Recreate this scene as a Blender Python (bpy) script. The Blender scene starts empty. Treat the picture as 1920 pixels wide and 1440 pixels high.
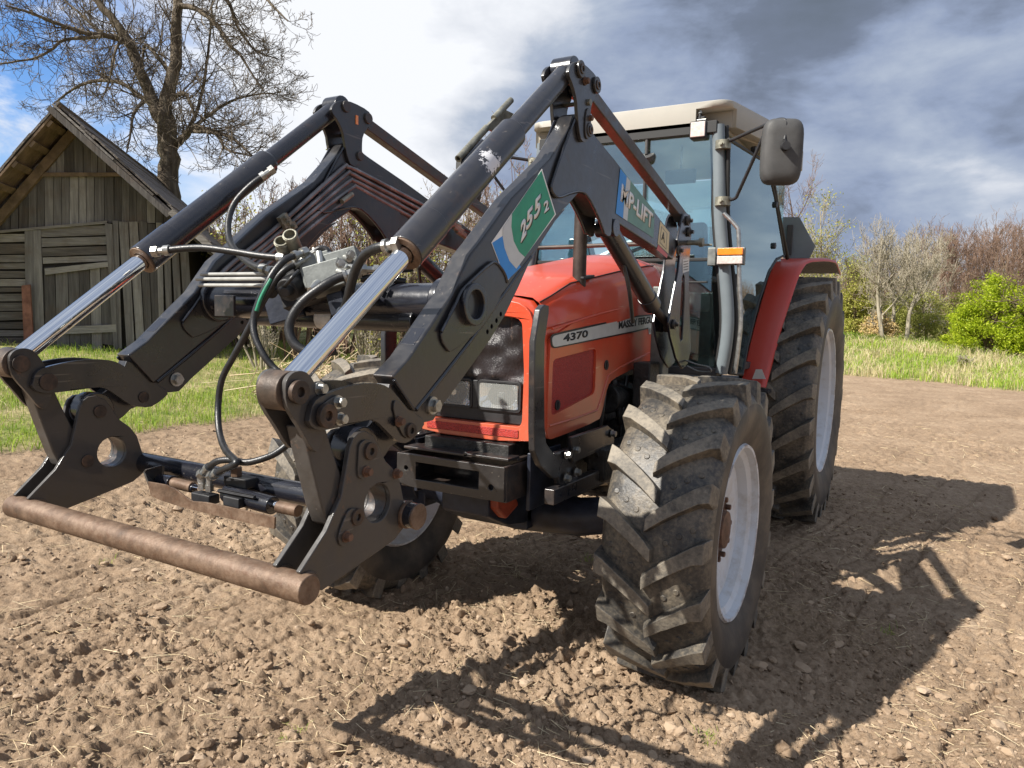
import bpy, bmesh, math, random
import numpy as np
from mathutils import Vector, Matrix
from mathutils.geometry import tessellate_polygon
random.seed(7); rng = np.random.default_rng(7)
SC = bpy.context.scene
COL = SC.collection
# ------------------------------------------------------------------ camera
CAMP = (1.8291698, -3.2741870, 1.5947550); YAW, PITCH, ROLL, FPX = 0.52368339, -0.09464515, 0.02397112, 1375.81178
cy, sy, cp, sp = math.cos(YAW), math.sin(YAW), math.cos(PITCH), math.sin(PITCH)
FW = Vector((-sy*cp, cy*cp, sp)); r0 = Vector((cy, sy, 0)); u0 = r0.cross(FW)
RT = math.cos(ROLL)*r0 + math.sin(ROLL)*u0; UP = -math.sin(ROLL)*r0 + math.cos(ROLL)*u0
CP = Vector(CAMP)
cd = bpy.data.cameras.new('camera'); cam = bpy.data.objects.new('camera', cd); COL.objects.link(cam)
m3 = Matrix((RT, UP, -FW)).transposed(); cam.matrix_world = Matrix.Translation(CP) @ m3.to_4x4()
cd.sensor_width = 36; cd.lens = FPX/1920*36; cd.clip_start = .05; cd.clip_end = 2000
SC.camera = cam
SC.view_settings.view_transform = 'Standard'; SC.view_settings.look = 'None'
SC.view_settings.exposure = 0.74; SC.view_settings.gamma = 1; SC.view_settings.use_curve_mapping = False
# ------------------------------------------------------------------ sun
SUND = Vector((-.60, -.90, 1.0)).normalized()
sl = bpy.data.lights.new('sun', 'SUN'); sl.energy = 5.0; sl.angle = math.radians(.55); sl.color = (1.0, .95, .87)
so = bpy.data.objects.new('sun', sl); COL.objects.link(so); so.rotation_euler = SUND.to_track_quat('Z', 'Y').to_euler()
# ------------------------------------------------------------------ world
W = bpy.data.worlds.new('World'); SC.world = W; W.use_nodes = True
nt = W.node_tree; N = nt.nodes; L = nt.links; N.clear()
def raydir(px, py):
    return (FW + RT*((px-960)/FPX) - UP*((py-720)/FPX)).normalized()
def wmath(op, a, b=None, c=None):
    n = N.new('ShaderNodeMath'); n.operation = op
    for i, v in enumerate((a, b, c)):
        if v is None: continue
        if isinstance(v, (int, float)): n.inputs[i].default_value = v
        else: L.new(v, n.inputs[i])
    return n.outputs[0]
sky = N.new('ShaderNodeTexSky'); sky.sky_type = 'NISHITA'; sky.sun_disc = False
sky.sun_elevation = math.asin(SUND.z); sky.sun_rotation = math.atan2(SUND.x, SUND.y)
tc = N.new('ShaderNodeTexCoord')
def blob(px, py, rin, rout):
    d = raydir(px, py)
    v = N.new('ShaderNodeVectorMath'); v.operation = 'DISTANCE'
    L.new(warp, v.inputs[0]); v.inputs[1].default_value = d
    m = N.new('ShaderNodeMapRange'); m.interpolation_type = 'SMOOTHSTEP'
    L.new(v.outputs['Value'], m.inputs[0]); m.inputs[1].default_value = rout; m.inputs[2].default_value = rin
    return m.outputs[0]
def wnoise(vec, sc, det, rough=.55, dist=0):
    n = N.new('ShaderNodeTexNoise'); n.inputs['Scale'].default_value = sc; n.inputs['Detail'].default_value = det
    n.inputs['Roughness'].default_value = rough; n.inputs['Distortion'].default_value = dist
    L.new(vec, n.inputs['Vector']); return n
mp = N.new('ShaderNodeMapping'); mp.inputs['Scale'].default_value = (1, 1, 2.1); L.new(tc.outputs['Generated'], mp.inputs[0])
nw = wnoise(mp.outputs[0], 3.2, 5)
vs = N.new('ShaderNodeVectorMath'); vs.operation = 'MULTIPLY_ADD'
L.new(nw.outputs['Color'], vs.inputs[0]); vs.inputs[1].default_value = (.34, .34, .34)
vo = N.new('ShaderNodeVectorMath'); vo.operation = 'SUBTRACT'; L.new(tc.outputs['Generated'], vo.inputs[0]); vo.inputs[1].default_value = (.17, .17, .17)
L.new(vo.outputs[0], vs.inputs[2]); warp = vs.outputs[0]
n1 = wnoise(mp.outputs[0], 2.6, 9, .56); n2 = wnoise(mp.outputs[0], 7.5, 8, .6, .3)
base = wmath('ADD', wmath('MULTIPLY', n1.outputs[0], 1.0), wmath('MULTIPLY', n2.outputs[0], .50))
bb = wmath('ADD', base, -.205)                          # ~ .45 mean
for (px, py, ri, ro, am) in [(560, 60, .05, .42, .52), (460, 480, .05, .45, .42), (1250, 330, .02, .16, .06), (1700, 250, .03, .2, .10), (1900, 420, .02, .15, .26), (1860, 190, .03, .16, .16),
                             (1480, 0, .05, .30, -.12), (1900, -10, .06, .30, -.26), (1500, 60, .02, .16, -.08), (930, 190, .03, .22, -.13), (1150, 40, .03, .22, .07), (1300, 160, .05, .28, -.06), (1560, 330, .04, .25, -.03)]:
    bb = wmath('ADD', bb, wmath('MULTIPLY', blob(px, py, ri, ro), am))
cr = N.new('ShaderNodeValToRGB'); L.new(bb, cr.inputs[0]); e = cr.color_ramp.elements
e[0].position = .12; e[0].color = (.135, .165, .215, 1); e[1].position = .95; e[1].color = (.84, .86, .90, 1)
for p_, c_ in ((.30, (.165, .20, .275, 1)), (.45, (.28, .34, .475, 1)), (.60, (.40, .46, .57, 1)), (.76, (.66, .69, .75, 1))):
    k = e.new(p_); k.color = c_
bs = N.new('ShaderNodeBackground'); bs.inputs[1].default_value = .105; sm_ = N.new('ShaderNodeMix'); sm_.data_type = 'RGBA'; sm_.blend_type = 'MULTIPLY'; sm_.inputs[0].default_value = 1; L.new(sky.outputs[0], sm_.inputs[6]); sm_.inputs[7].default_value = (.50, .74, 1.05, 1); L.new(sm_.outputs[2], bs.inputs[0])
bc = N.new('ShaderNodeBackground'); bc.inputs[1].default_value = .68; L.new(cr.outputs[0], bc.inputs[0])
hole = wmath('MAXIMUM', blob(-60, 60, .10, .34), wmath('MULTIPLY', blob(150, 150, .01, .2), .55))
nh = N.new('ShaderNodeMapRange'); nh.interpolation_type = 'SMOOTHSTEP'; L.new(n2.outputs[0], nh.inputs[0]); nh.inputs[1].default_value = .66; nh.inputs[2].default_value = .40
cloudf = wmath('SUBTRACT', 1.0, wmath('MULTIPLY', hole, nh.outputs[0]))
mx = N.new('ShaderNodeMixShader'); L.new(cloudf, mx.inputs[0]); L.new(bs.outputs[0], mx.inputs[1]); L.new(bc.outputs[0], mx.inputs[2])
wo = N.new('ShaderNodeOutputWorld'); L.new(mx.outputs[0], wo.inputs[0])

# ------------------------------------------------------------------ helpers
def at(px, py, x=None, y=None, z=None, d=None):
    D = FW + RT*((px-960)/FPX) - UP*((py-720)/FPX)
    if x is not None: t = (x-CP.x)/D.x
    elif y is not None: t = (y-CP.y)/D.y
    elif z is not None: t = (z-CP.z)/D.z
    else: t = d
    return CP + t*D
def atp(px, py, O, n):
    D = FW + RT*((px-960)/FPX) - UP*((py-720)/FPX)
    return CP + D*((O-CP).dot(n)/D.dot(n))
def yz(pts, x): return [(p.y, p.z) for p in (at(a, b, x=x) for a, b in pts)]
def Z(ox, oy, s, pts): return [(ox+a/s, oy+b/s) for a, b in pts]
def chaikin(pts, it=1, closed=True):
    for _ in range(it):
        o = []; n = len(pts)
        for i in range(n if closed else n-1):
            a, b = pts[i], pts[(i+1) % n]
            o += [tuple(a[k]*.75+b[k]*.25 for k in range(len(a))), tuple(a[k]*.25+b[k]*.75 for k in range(len(a)))]
        if not closed: o = [tuple(pts[0])]+o+[tuple(pts[-1])]
        pts = o
    return pts
def roundpoly(pts, r, n=5):
    out = []; k = len(pts)
    for i in range(k):
        p = Vector((*pts[i], 0)); a = Vector((*pts[i-1], 0)); b = Vector((*pts[(i+1) % k], 0)); u = (a-p); v = (b-p); rr = min(r, u.length*.45, v.length*.45); u.normalize(); v.normalize()
        if u.angle(v) > 2.9: out.append(tuple(pts[i])); continue
        A, B = p+u*rr, p+v*rr
        for j in range(n+1): t_ = j/n; q = A*(1-t_)**2+p*2*t_*(1-t_)+B*t_**2; out.append((q.x, q.y))
    return out
def circ(cy_, cz_, r, n=24): return [(cy_+r*math.cos(2*math.pi*i/n), cz_+r*math.sin(2*math.pi*i/n)) for i in range(n)]
def catmull(P, n=6):
    P = [Vector(p) for p in P]; out = []
    Q = [P[0]*2-P[1]]+P+[P[-1]*2-P[-2]]
    for i in range(1, len(Q)-2):
        a, b, c, d = Q[i-1], Q[i], Q[i+1], Q[i+2]
        for k in range(n):
            t = k/n
            out.append(.5*((2*b)+(c-a)*t+(2*a-5*b+4*c-d)*t*t+(3*b-a-3*c+d)*t**3))
    out.append(P[-1]); return out
class MB:
    def __init__(s): s.v = []; s.f = []; s.mi = []; s.pc = []; s.k = 0; s.lock = False
    def add(s, V, F, mi=0):
        o = len(s.v); s.v += [tuple(v) for v in V]; s.f += [tuple(i+o for i in f) for f in F]; s.mi += [mi]*len(F)
        if not s.lock: s.k += 1
        s.pc += [s.k]*len(F); return s
    def box(s, c, d, R=None, mi=0, taper=1.0):
        hx, hy, hz = d[0]/2, d[1]/2, d[2]/2; V = []
        for z in (-1, 1):
            t = taper if z > 0 else 1
            for x, y in ((-1, -1), (1, -1), (1, 1), (-1, 1)): 
                p = Vector((x*hx*t, y*hy*t, z*hz)); 
                if R is not None: p = R @ p
                V.append(Vector(c)+p)
        return s.add(V, [(3, 2, 1, 0), (4, 5, 6, 7), (0, 1, 5, 4), (1, 2, 6, 5), (2, 3, 7, 6), (3, 0, 4, 7)], mi)
    def prism(s, poly, a, b, axis='x', holes=(), mi=0):
        # poly in the plane perpendicular to axis ; axis x: (y,z)  y: (x,z)  z: (x,y)
        def P(q, t):
            if axis == 'x': return (t, q[0], q[1])
            if axis == 'y': return (q[0], t, q[1])
            return (q[0], q[1], t)
        loops = [list(poly)]+[list(h) for h in holes]; flat = [q for l in loops for q in l]; n = len(flat)
        tris = tessellate_polygon([[Vector((q[0], q[1], 0)) for q in l] for l in loops])
        V = [P(q, a) for q in flat]+[P(q, b) for q in flat]
        F = [tuple(t) for t in tris]+[tuple(i+n for i in reversed(t)) for t in tris]
        o = 0
        for l in loops:
            k = len(l)
            for i in range(k): j = (i+1) % k; F.append((o+i, o+j, o+j+n, o+i+n))
            o += k
        return s.add(V, F, mi)
    def tube(s, path, r, seg=12, caps=True, mi=0, flat=None):
        P = [Vector(p) for p in path]; n = len(P); R_ = r if hasattr(r, '__len__') else [r]*n
        V = []; F = []; up = None
        for i in range(n):
            t = (P[min(i+1, n-1)]-P[max(i-1, 0)]).normalized()
            if up is None:
                up = Vector((0, 0, 1)) if abs(t.z) < .9 else Vector((1, 0, 0))
            up = (up - t*up.dot(t)).normalized(); sd = t.cross(up)
            for k in range(seg):
                a = 2*math.pi*k/seg
                V.append(P[i]+(up*math.sin(a)*(flat or 1)+sd*math.cos(a))*R_[i])
        for i in range(n-1):
            for k in range(seg):
                j = (k+1) % seg; F.append((i*seg+k, i*seg+j, (i+1)*seg+j, (i+1)*seg+k))
        if caps: F.append(tuple(range(seg))[::-1]); F.append(tuple((n-1)*seg+k for k in range(seg)))
        return s.add(V, F, mi)
    def cyl(s, p0, p1, r, r2=None, seg=20, mi=0): return s.tube([p0, p1], [r, r if r2 is None else r2], seg, True, mi)
    def ring(s, p0, p1, ro, ri, seg=28, mi=0):
        p0 = Vector(p0); p1 = Vector(p1); t = (p1-p0).normalized(); up = Vector((0, 0, 1)) if abs(t.z) < .9 else Vector((1, 0, 0))
        up = (up-t*up.dot(t)).normalized(); sd = t.cross(up); V = []
        for p, r in ((p0, ro), (p1, ro), (p1, ri), (p0, ri)):
            for k in range(seg): a = 2*math.pi*k/seg; V.append(p+(up*math.sin(a)+sd*math.cos(a))*r)
        F = []
        for q in range(4):
            for k in range(seg): j = (k+1) % seg; w = ((q+1) % 4)*seg; F.append((q*seg+k, q*seg+j, w+j, w+k))
        return s.add(V, F, mi)
    def lathe(s, prof, c, seg=48, mi=0, axis='x'):
        V = []; F = []; n = len(prof)
        for k in range(seg):
            a = 2*math.pi*k/seg
            for (u, r) in prof: V.append((c[0]+u, c[1]+r*math.cos(a), c[2]+r*math.sin(a)))
        for k in range(seg):
            j = (k+1) % seg
            for i in range(n-1): F.append((k*n+i, k*n+i+1, j*n+i+1, j*n+i))
        return s.add(V, F, mi)
    def hexbolt(s, p, ax, r=.014, h=.014, mi=0, washer=True):
        p = Vector(p); ax = Vector(ax).normalized(); s.k += 1; s.lock = True
        if washer: s.tube([p, p+ax*.004], r*1.35, 14, True, mi)
        s.tube([p+ax*.004, p+ax*(h+.004)], r, 6, True, mi); s.tube([p+ax*(h+.004), p+ax*(h+.006)], r*.8, 12, True, mi); s.lock = False; return s
    def build(s, name, mats, parent=None, smooth=35, bevel=0, bseg=2, label=None, each=False):
        if each and s.k > 1:
            out = None
            for k in sorted(set(s.pc)):
                fs = [f for f, q in zip(s.f, s.pc) if q == k]; used = sorted({i for f in fs for i in f}); mp_ = {u: i for i, u in enumerate(used)}
                n_ = MB(); n_.add([s.v[u] for u in used], [tuple(mp_[i] for i in f) for f in fs]); n_.mi = [m for m, q in zip(s.mi, s.pc) if q == k]
                o_ = n_.build(name, mats, parent, smooth, bevel, bseg, label); out = out or o_
            return out
        me = bpy.data.meshes.new(name); me.from_pydata(s.v, [], s.f)
        if not isinstance(mats, (list, tuple)): mats = [mats]
        for m in mats: me.materials.append(m)
        if len(mats) > 1: me.polygons.foreach_set('material_index', s.mi)
        bm = bmesh.new(); bm.from_mesh(me); bmesh.ops.recalc_face_normals(bm, faces=bm.faces); bm.to_mesh(me); bm.free()
        if smooth:
            me.polygons.foreach_set('use_smooth', [True]*len(me.polygons)); me.set_sharp_from_angle(angle=math.radians(smooth))
        me.update(); o = bpy.data.objects.new(name, me); COL.objects.link(o)
        if parent is not None: adopt(o, parent)
        if bevel:
            b = o.modifiers.new('bevel', 'BEVEL'); b.width = bevel; b.segments = bseg; b.limit_method = 'ANGLE'; b.angle_limit = math.radians(32); b.harden_normals = True
        if label: o['label'] = label
        return o
def wloc(o):
    v = Vector(o.get('_w', (0, 0, 0))); return v
WL = {}
def adopt(o, parent):
    o.parent = parent; o.matrix_parent_inverse = Matrix.Translation(-WL.get(parent.name, Vector((0, 0, 0))))
    WL[o.name] = Vector((0, 0, 0))
def thing(name, loc, label, cat, group=None):
    o = bpy.data.objects.new(name, None); COL.objects.link(o); o.location = loc; o.empty_display_size = .2
    WL[o.name] = Vector(loc); o['label'] = label; o['category'] = cat
    if group: o['group'] = group
    return o
def tagm(o, label, cat, group=None):
    o['label'] = label; o['category'] = cat
    if group: o['group'] = group
    return o
def fastmesh(name, V, F, mats, fm=None, smooth=False, attr=None):
    V = np.asarray(V, dtype=np.float32); F = np.asarray(F, dtype=np.int32); k = F.shape[1]
    me = bpy.data.meshes.new(name); me.vertices.add(len(V)); me.vertices.foreach_set('co', V.ravel())
    me.loops.add(F.size); me.loops.foreach_set('vertex_index', F.ravel()); me.polygons.add(len(F))
    me.polygons.foreach_set('loop_start', np.arange(0, F.size, k, dtype=np.int32)); me.polygons.foreach_set('loop_total', np.full(len(F), k, dtype=np.int32))
    if fm is not None: me.polygons.foreach_set('material_index', np.asarray(fm, dtype=np.int32))
    for m in (mats if isinstance(mats, (list, tuple)) else [mats]): me.materials.append(m)
    me.polygons.foreach_set('use_smooth', np.full(len(F), bool(smooth)))
    me.update(); me.validate()
    if attr:
        for an, vals in attr.items():
            a = me.attributes.new(an, 'FLOAT', 'POINT'); a.data.foreach_set('value', np.asarray(vals, dtype=np.float32))
    o = bpy.data.objects.new(name, me); COL.objects.link(o); return o
# ------------------------------------------------------------------ materials
class MT:
    def __init__(s, name):
        s.m = bpy.data.materials.new(name); s.m.use_nodes = True; s.t = s.m.node_tree; s.N = s.t.nodes; s.L = s.t.links
        s.b = s.N['Principled BSDF']; s.tc = s.N.new('ShaderNodeTexCoord'); s.P = s.tc.outputs['Object']
    def v(s, sock, val):
        if isinstance(val, (int, float, tuple)): sock.default_value = val if not (isinstance(val, tuple) and len(val) == 3 and sock.type == 'RGBA') else (*val, 1)
        else: s.L.new(val, sock)
    def set(s, **k):
        for n, v in k.items(): s.v(s.b.inputs[n.replace('_', ' ')], v)
    def noise(s, sc, det=4, rough=.55, stretch=None, dist=0, col=False):
        n = s.N.new('ShaderNodeTexNoise'); n.inputs['Scale'].default_value = sc; n.inputs['Detail'].default_value = det
        n.inputs['Roughness'].default_value = rough; n.inputs['Distortion'].default_value = dist
        src = s.P
        if stretch:
            mp = s.N.new('ShaderNodeMapping'); mp.inputs['Scale'].default_value = stretch[:3]
            if len(stretch) > 3: mp.inputs['Rotation'].default_value = stretch[3]
            s.L.new(src, mp.inputs[0]); src = mp.outputs[0]
        s.L.new(src, n.inputs['Vector']); return n.outputs[1 if col else 0]
    def ramp(s, x, stops):
        r = s.N.new('ShaderNodeValToRGB'); s.L.new(x, r.inputs[0]); e = r.color_ramp.elements
        while len(e) > 1: e.remove(e[-1])
        for i, (p, c) in enumerate(stops):
            k = e[0] if i == 0 else e.new(p); k.position = p
            if isinstance(c, (int, float)): c = (c, c, c)
            k.color = (*c, 1)
        return r.outputs[0]
    def mix(s, f, a, b):
        n = s.N.new('ShaderNodeMix'); n.data_type = 'RGBA'; s.v(n.inputs[0], f); s.v(n.inputs[6], a); s.v(n.inputs[7], b); return n.outputs[2]
    def math(s, op, a, b=0.0, clamp=False):
        n = s.N.new('ShaderNodeMath'); n.operation = op; n.use_clamp = clamp; s.v(n.inputs[0], a); s.v(n.inputs[1], b); return n.outputs[0]
    def bump(s, h, strength=.3, dist=.01, prev=None):
        n = s.N.new('ShaderNodeBump'); n.inputs['Strength'].default_value = strength; n.inputs['Distance'].default_value = dist
        s.L.new(h, n.inputs['Height'])
        if prev is not None: s.L.new(prev, n.inputs['Normal'])
        s.L.new(n.outputs[0], s.b.inputs['Normal']); return n.outputs[0]
    def edge(s, lo=.52, hi=.60):
        g = s.N.new('ShaderNodeNewGeometry'); m = s.N.new('ShaderNodeMapRange'); s.L.new(g.outputs['Pointiness'], m.inputs[0])
        m.inputs[1].default_value = lo; m.inputs[2].default_value = hi; return m.outputs[0]
def paint_black(name, dust=.35, rust=.12, rough=.34, tint=(.012, .012, .015), edge=.5):
    t = MT(name); base = tint
    n1 = t.noise(3.0, 6, .6); n2 = t.noise(28, 4, .6); n3 = t.noise(9, 8, .65)
    d = t.math('MULTIPLY', t.ramp(t.math('ADD', t.math('MULTIPLY', n1, .6), t.math('MULTIPLY', n2, .4)), [(.38, 0.0), (.60, 1.0)]), dust)
    c = t.mix(d, base, (.050, .044, .039))
    sc = t.ramp(t.noise(60, 2, .5, stretch=(1, .06, 1, (.5, .2, .4))), [(.69, 0.0), (.73, 1.0)])
    c = t.mix(t.math('MULTIPLY', sc, .32), c, (.22, .19, .16))
    r = t.ramp(n3, [(.62, 0.0), (.68, 1.0)])
    rf = t.math('MULTIPLY', r, min(1, rust*3))
    e = t.math('MULTIPLY', t.edge(.56, .64), t.ramp(n2, [(.42, 0.0), (.58, 1.0)]))
    if edge: rf = t.math('MAXIMUM', rf, t.math('MULTIPLY', e, edge))
    c = t.mix(rf, c, t.mix(n2, (.10, .045, .022), (.23, .13, .075)))
    t.set(Base_Color=c, Roughness=t.math('ADD', t.math('MULTIPLY', d, .5), t.math('ADD', rough, t.math('MULTIPLY', rf, .3))), Specular_IOR_Level=.6, Coat_Weight=t.math('MULTIPLY', t.math('SUBTRACT', 1.0, rf), .45), Coat_Roughness=.14)
    t.bump(t.math('ADD', n2, t.math('MULTIPLY', rf, .6)), .22, .004); return t.m
M = {}
M['black'] = paint_black('black_paint', .42, .05, .25, (.010, .011, .015))
M['black_gloss'] = paint_black('black_gloss_paint', .12, .0, .2, (.010, .011, .017), 0)
M['black_rusty'] = paint_black('black_rusty_paint', .9, .22, .36, (.020, .017, .015), .9)
M['black_edge'] = paint_black('chipped_black_paint', .35, .06, .28, (.011, .011, .013), 1.0)
def simple(name, col, rough=.5, metal=0, var=.15, nsc=12, bump=.1, spec=.5, coat=0, bd=.003):
    t = MT(name); n = t.noise(nsc, 5, .6)
    a = tuple(max(0, c*(1-var)) for c in col); b = tuple(min(1, c*(1+var)) for c in col)
    t.set(Base_Color=t.ramp(n, [(.3, a), (.7, b)]), Roughness=t.math('ADD', rough-.06, t.math('MULTIPLY', n, .12)), Metallic=metal, Specular_IOR_Level=spec)
    if coat: t.set(Coat_Weight=coat, Coat_Roughness=.08)
    if bump: t.bump(t.noise(nsc*4, 4, .6), bump, bd)
    return t.m
t = MT('rusty_steel'); n1 = t.noise(13, 9, .72); n2 = t.noise(60, 5, .7)
c = t.ramp(n1, [(.30, (.055, .034, .022)), (.45, (.12, .075, .048)), (.58, (.19, .125, .083)), (.75, (.27, .20, .145))])
c = t.mix(t.ramp(n2, [(.5, 0.0), (.7, .7)]), c, (.11, .052, .027)); t.set(Base_Color=c, Roughness=.55, Metallic=.25); t.bump(n2, .5, .004); M['rust'] = t.m
t = MT('grimy_rod_eye'); n1 = t.noise(7, 7, .65); n2 = t.noise(45, 5, .65); t.set(Base_Color=t.ramp(n1, [(.32, (.030, .024, .020)), (.48, (.075, .055, .042)), (.60, (.14, .095, .065)), (.75, (.20, .16, .125))]), Roughness=.48, Metallic=.3); t.bump(n2, .5, .004); M['rusteye'] = t.m
t = MT('chrome'); n = t.noise(30, 3, .5); t.set(Base_Color=(.78, .79, .81), Metallic=1.0, Roughness=.045); M['chrome'] = t.m
t = MT('worn_pin_steel'); n1 = t.noise(12, 6, .65); t.set(Base_Color=t.ramp(n1, [(.34, (.022, .018, .016)), (.5, (.050, .036, .028)), (.64, (.115, .070, .046)), (.8, (.19, .14, .11))]), Roughness=.5, Metallic=.3); t.bump(t.noise(60, 4), .4, .003); M['pinrust'] = t.m
M['zinc'] = simple('zinc_plated_steel', (.40, .40, .38), .38, .9, .3, 40, .2)
M['zincdark'] = simple('dirty_zinc', (.26, .25, .20), .5, .6, .4, 30, .3)
M['alu'] = simple('cast_aluminium', (.19, .20, .19), .5, .5, .25, 25, .2)
t = MT('red_paint'); n1 = t.noise(2.2, 5, .6); n2 = t.noise(35, 5, .65)
c = t.mix(t.ramp(n1, [(.35, 0.0), (.75, .30)]), (.62, .058, .020), (.60, .14, .065)); c = t.mix(t.ramp(n2, [(.62, 0.0), (.72, .55)]), c, (.42, .20, .13)); gz = t.N.new('ShaderNodeSeparateXYZ'); t.L.new(t.P, gz.inputs[0]); n5 = t.noise(5, 7, .7); dl = t.math('MULTIPLY', t.ramp(t.math('ADD', t.math('MULTIPLY', gz.outputs[2], -.9), t.math('ADD', n5, 1.0)), [(.18, 0.0), (.62, .5)]), 1.0); c = t.mix(dl, c, (.36, .17, .10)); sc_ = t.ramp(t.noise(70, 2, .5, stretch=(1, .05, 1, (.4, .1, .2))), [(.70, 0.0), (.73, .5)]); c = t.mix(sc_, c, (.70, .30, .22))
t.set(Base_Color=c, Roughness=t.math('ADD', .22, t.math('MULTIPLY', n1, .22)), Coat_Weight=.5, Coat_Roughness=.12); t.bump(t.noise(3, 2), .15, .01); M['red'] = t.m
t = MT('faded_red_paint'); n1 = t.noise(3, 5, .6); t.set(Base_Color=t.mix(t.ramp(n1, [(.3, 0.0), (.8, .5)]), (.50, .038, .022), (.48, .12, .09)), Roughness=.38, Coat_Weight=.25, Coat_Roughness=.2); M['redfender'] = t.m
t = MT('red_mesh'); n1 = t.noise(2.5, 3)
vo_ = t.N.new('ShaderNodeTexVoronoi'); vo_.inputs['Scale'].default_value = 210; t.L.new(t.P, vo_.inputs['Vector'])
t.set(Base_Color=t.mix(t.ramp(vo_.outputs[0], [(.15, .0), (.5, 1.0)]), (.10, .010, .008), (.42, .035, .025)), Roughness=.5); t.bump(vo_.outputs[0], .5, .004); M['redmesh'] = t.m
t = MT('dented_grille_mesh'); n1 = t.noise(5, 5, .6); n2 = t.noise(16, 6, .65, stretch=(1, 1, .35))
c = t.ramp(n1, [(.3, (.010, .009, .010)), (.6, (.026, .020, .022)), (.8, (.06, .045, .045))]); c = t.mix(t.ramp(n2, [(.64, 0.0), (.72, .8)]), c, (.26, .18, .14))
t.set(Base_Color=c, Roughness=.36); n3 = t.noise(260, 1); t.bump(n3, .4, .003, t.bump(n2, .5, .03)); M['grille'] = t.m
def rubber(name, crown):
    t = MT(name); n1 = t.noise(7, 6, .65); n2 = t.noise(60, 4, .65); s_ = t.math('ADD', t.math('MULTIPLY', n1, .6), t.math('MULTIPLY', n2, .4))
    if crown: c = t.ramp(s_, [(.30, (.035, .032, .029)), (.44, (.12, .107, .088)), (.60, (.25, .215, .165))])
    else: c = t.ramp(s_, [(.32, (.016, .017, .020)), (.45, (.050, .046, .041)), (.55, (.12, .102, .078)), (.68, (.22, .185, .135))])
    t.set(Base_Color=c, Roughness=.66 if crown else .47, Specular_IOR_Level=.5); t.bump(n2, .45, .005, t.bump(n1, .2, .012)); return t.m
M['rubber'] = rubber('tyre_rubber', False); M['lug'] = rubber('worn_lug_rubber', True)
t = MT('tyre_sidewall'); n1 = t.noise(5, 6, .6); t.set(Base_Color=t.ramp(n1, [(.3, (.024, .022, .021)), (.5, (.060, .051, .042)), (.7, (.13, .105, .078))]), Roughness=.6); t.bump(t.noise(30, 4), .25, .005); M['sidewall'] = t.m
t = MT('rim_paint'); n1 = t.noise(4, 4); n2 = t.noise(38, 6, .7); c = t.mix(t.ramp(n1, [(.3, 0.0), (.8, .4)]), (.60, .64, .69), (.52, .50, .47))
e_ = t.math('MAXIMUM', t.ramp(n2, [(.70, 0.0), (.73, 1.0)]), t.math('MULTIPLY', t.edge(.54, .6), t.ramp(t.noise(14, 4), [(.5, 0.0), (.56, 1.0)])))
n6 = t.noise(9, 7, .7); c = t.mix(t.ramp(n6, [(.50, 0.0), (.72, .6)]), c, (.34, .29, .23)); t.set(Base_Color=t.mix(e_, c, (.12, .055, .03)), Roughness=.42); M['rim'] = t.m
M['hub'] = simple('rusty_hub', (.13, .07, .045), .6, .2, .5, 25, .5)
M['roof'] = simple('cab_roof_plastic', (.38, .365, .32), .45, 0, .06, 3, .05)
M['roofdark'] = simple('roof_recess_plastic', (.32, .28, .22), .55, 0, .1, 5, .1)
M['pillar'] = simple('grey_cab_paint', (.15, .175, .19), .38, 0, .1, 6, .05)
M['plastic'] = simple('black_plastic', (.020, .020, .022), .5, 0, .3, 20, .15)
M['greyplastic'] = simple('weathered_grey_plastic', (.060, .059, .058), .62, 0, .25, 9, .3)
M['rubberseal'] = simple('rubber_seal', (.012, .012, .012), .55, 0, .2, 10, 0)
M['engine'] = simple('oily_engine_iron', (.022, .021, .020), .5, .2, .7, 14, .6, bd=.01)
M['hose'] = simple('hydraulic_hose', (.018, .018, .019), .38, 0, .35, 60, .25)
M['pipe'] = simple('painted_steel_pipe', (.20, .19, .19), .26, .35, .5, 8, .1)
M['exhaust'] = simple('exhaust_pipe', (.06, .045, .038), .55, .4, .4, 15, .3)
M['seat'] = simple('grey_seat_fabric', (.12, .13, .13), .9, 0, .1, 20, .2)
M['axle'] = simple('dark_blue_black_casting', (.018, .022, .035), .42, .1, .6, 10, .4)
M['axlered'] = simple('old_red_casting', (.30, .05, .02), .5, 0, .5, 12, .4)
M['white'] = simple('white_tape', (.62, .60, .56), .6, 0, .3, 30, .6, bd=.006)
M['smv'] = simple('bare_sign_back', (.20, .235, .25), .45, .3, .1, 8, .05)
M['blue'] = simple('blue_print', (.02, .24, .66), .35, 0, .08, 20, .03)
M['green'] = simple('green_print', (.015, .27, .14), .35, 0, .12, 20, .03)
M['lgrey'] = simple('silver_print', (.55, .56, .55), .35, .1, .06, 20, .03)
M['greydecal'] = simple('faded_green_print', (.12, .25, .20), .4, 0, .15, 20, .03)
M['cream'] = simple('cream_print', (.60, .50, .30), .5, 0, .1, 20, .03)
M['ink'] = simple('black_print', (.012, .012, .014), .4, 0, .1, 20, 0)
M['whiteink'] = simple('white_print', (.78, .78, .76), .4, 0, .04, 20, 0)
M['whitepipe'] = simple('off_white_pipe', (.36, .36, .34), .35, 0, .2, 20, .1)
M['hosegreen'] = simple('green_hose_print', (.02, .20, .11), .4, 0, .3, 60, 0)
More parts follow.
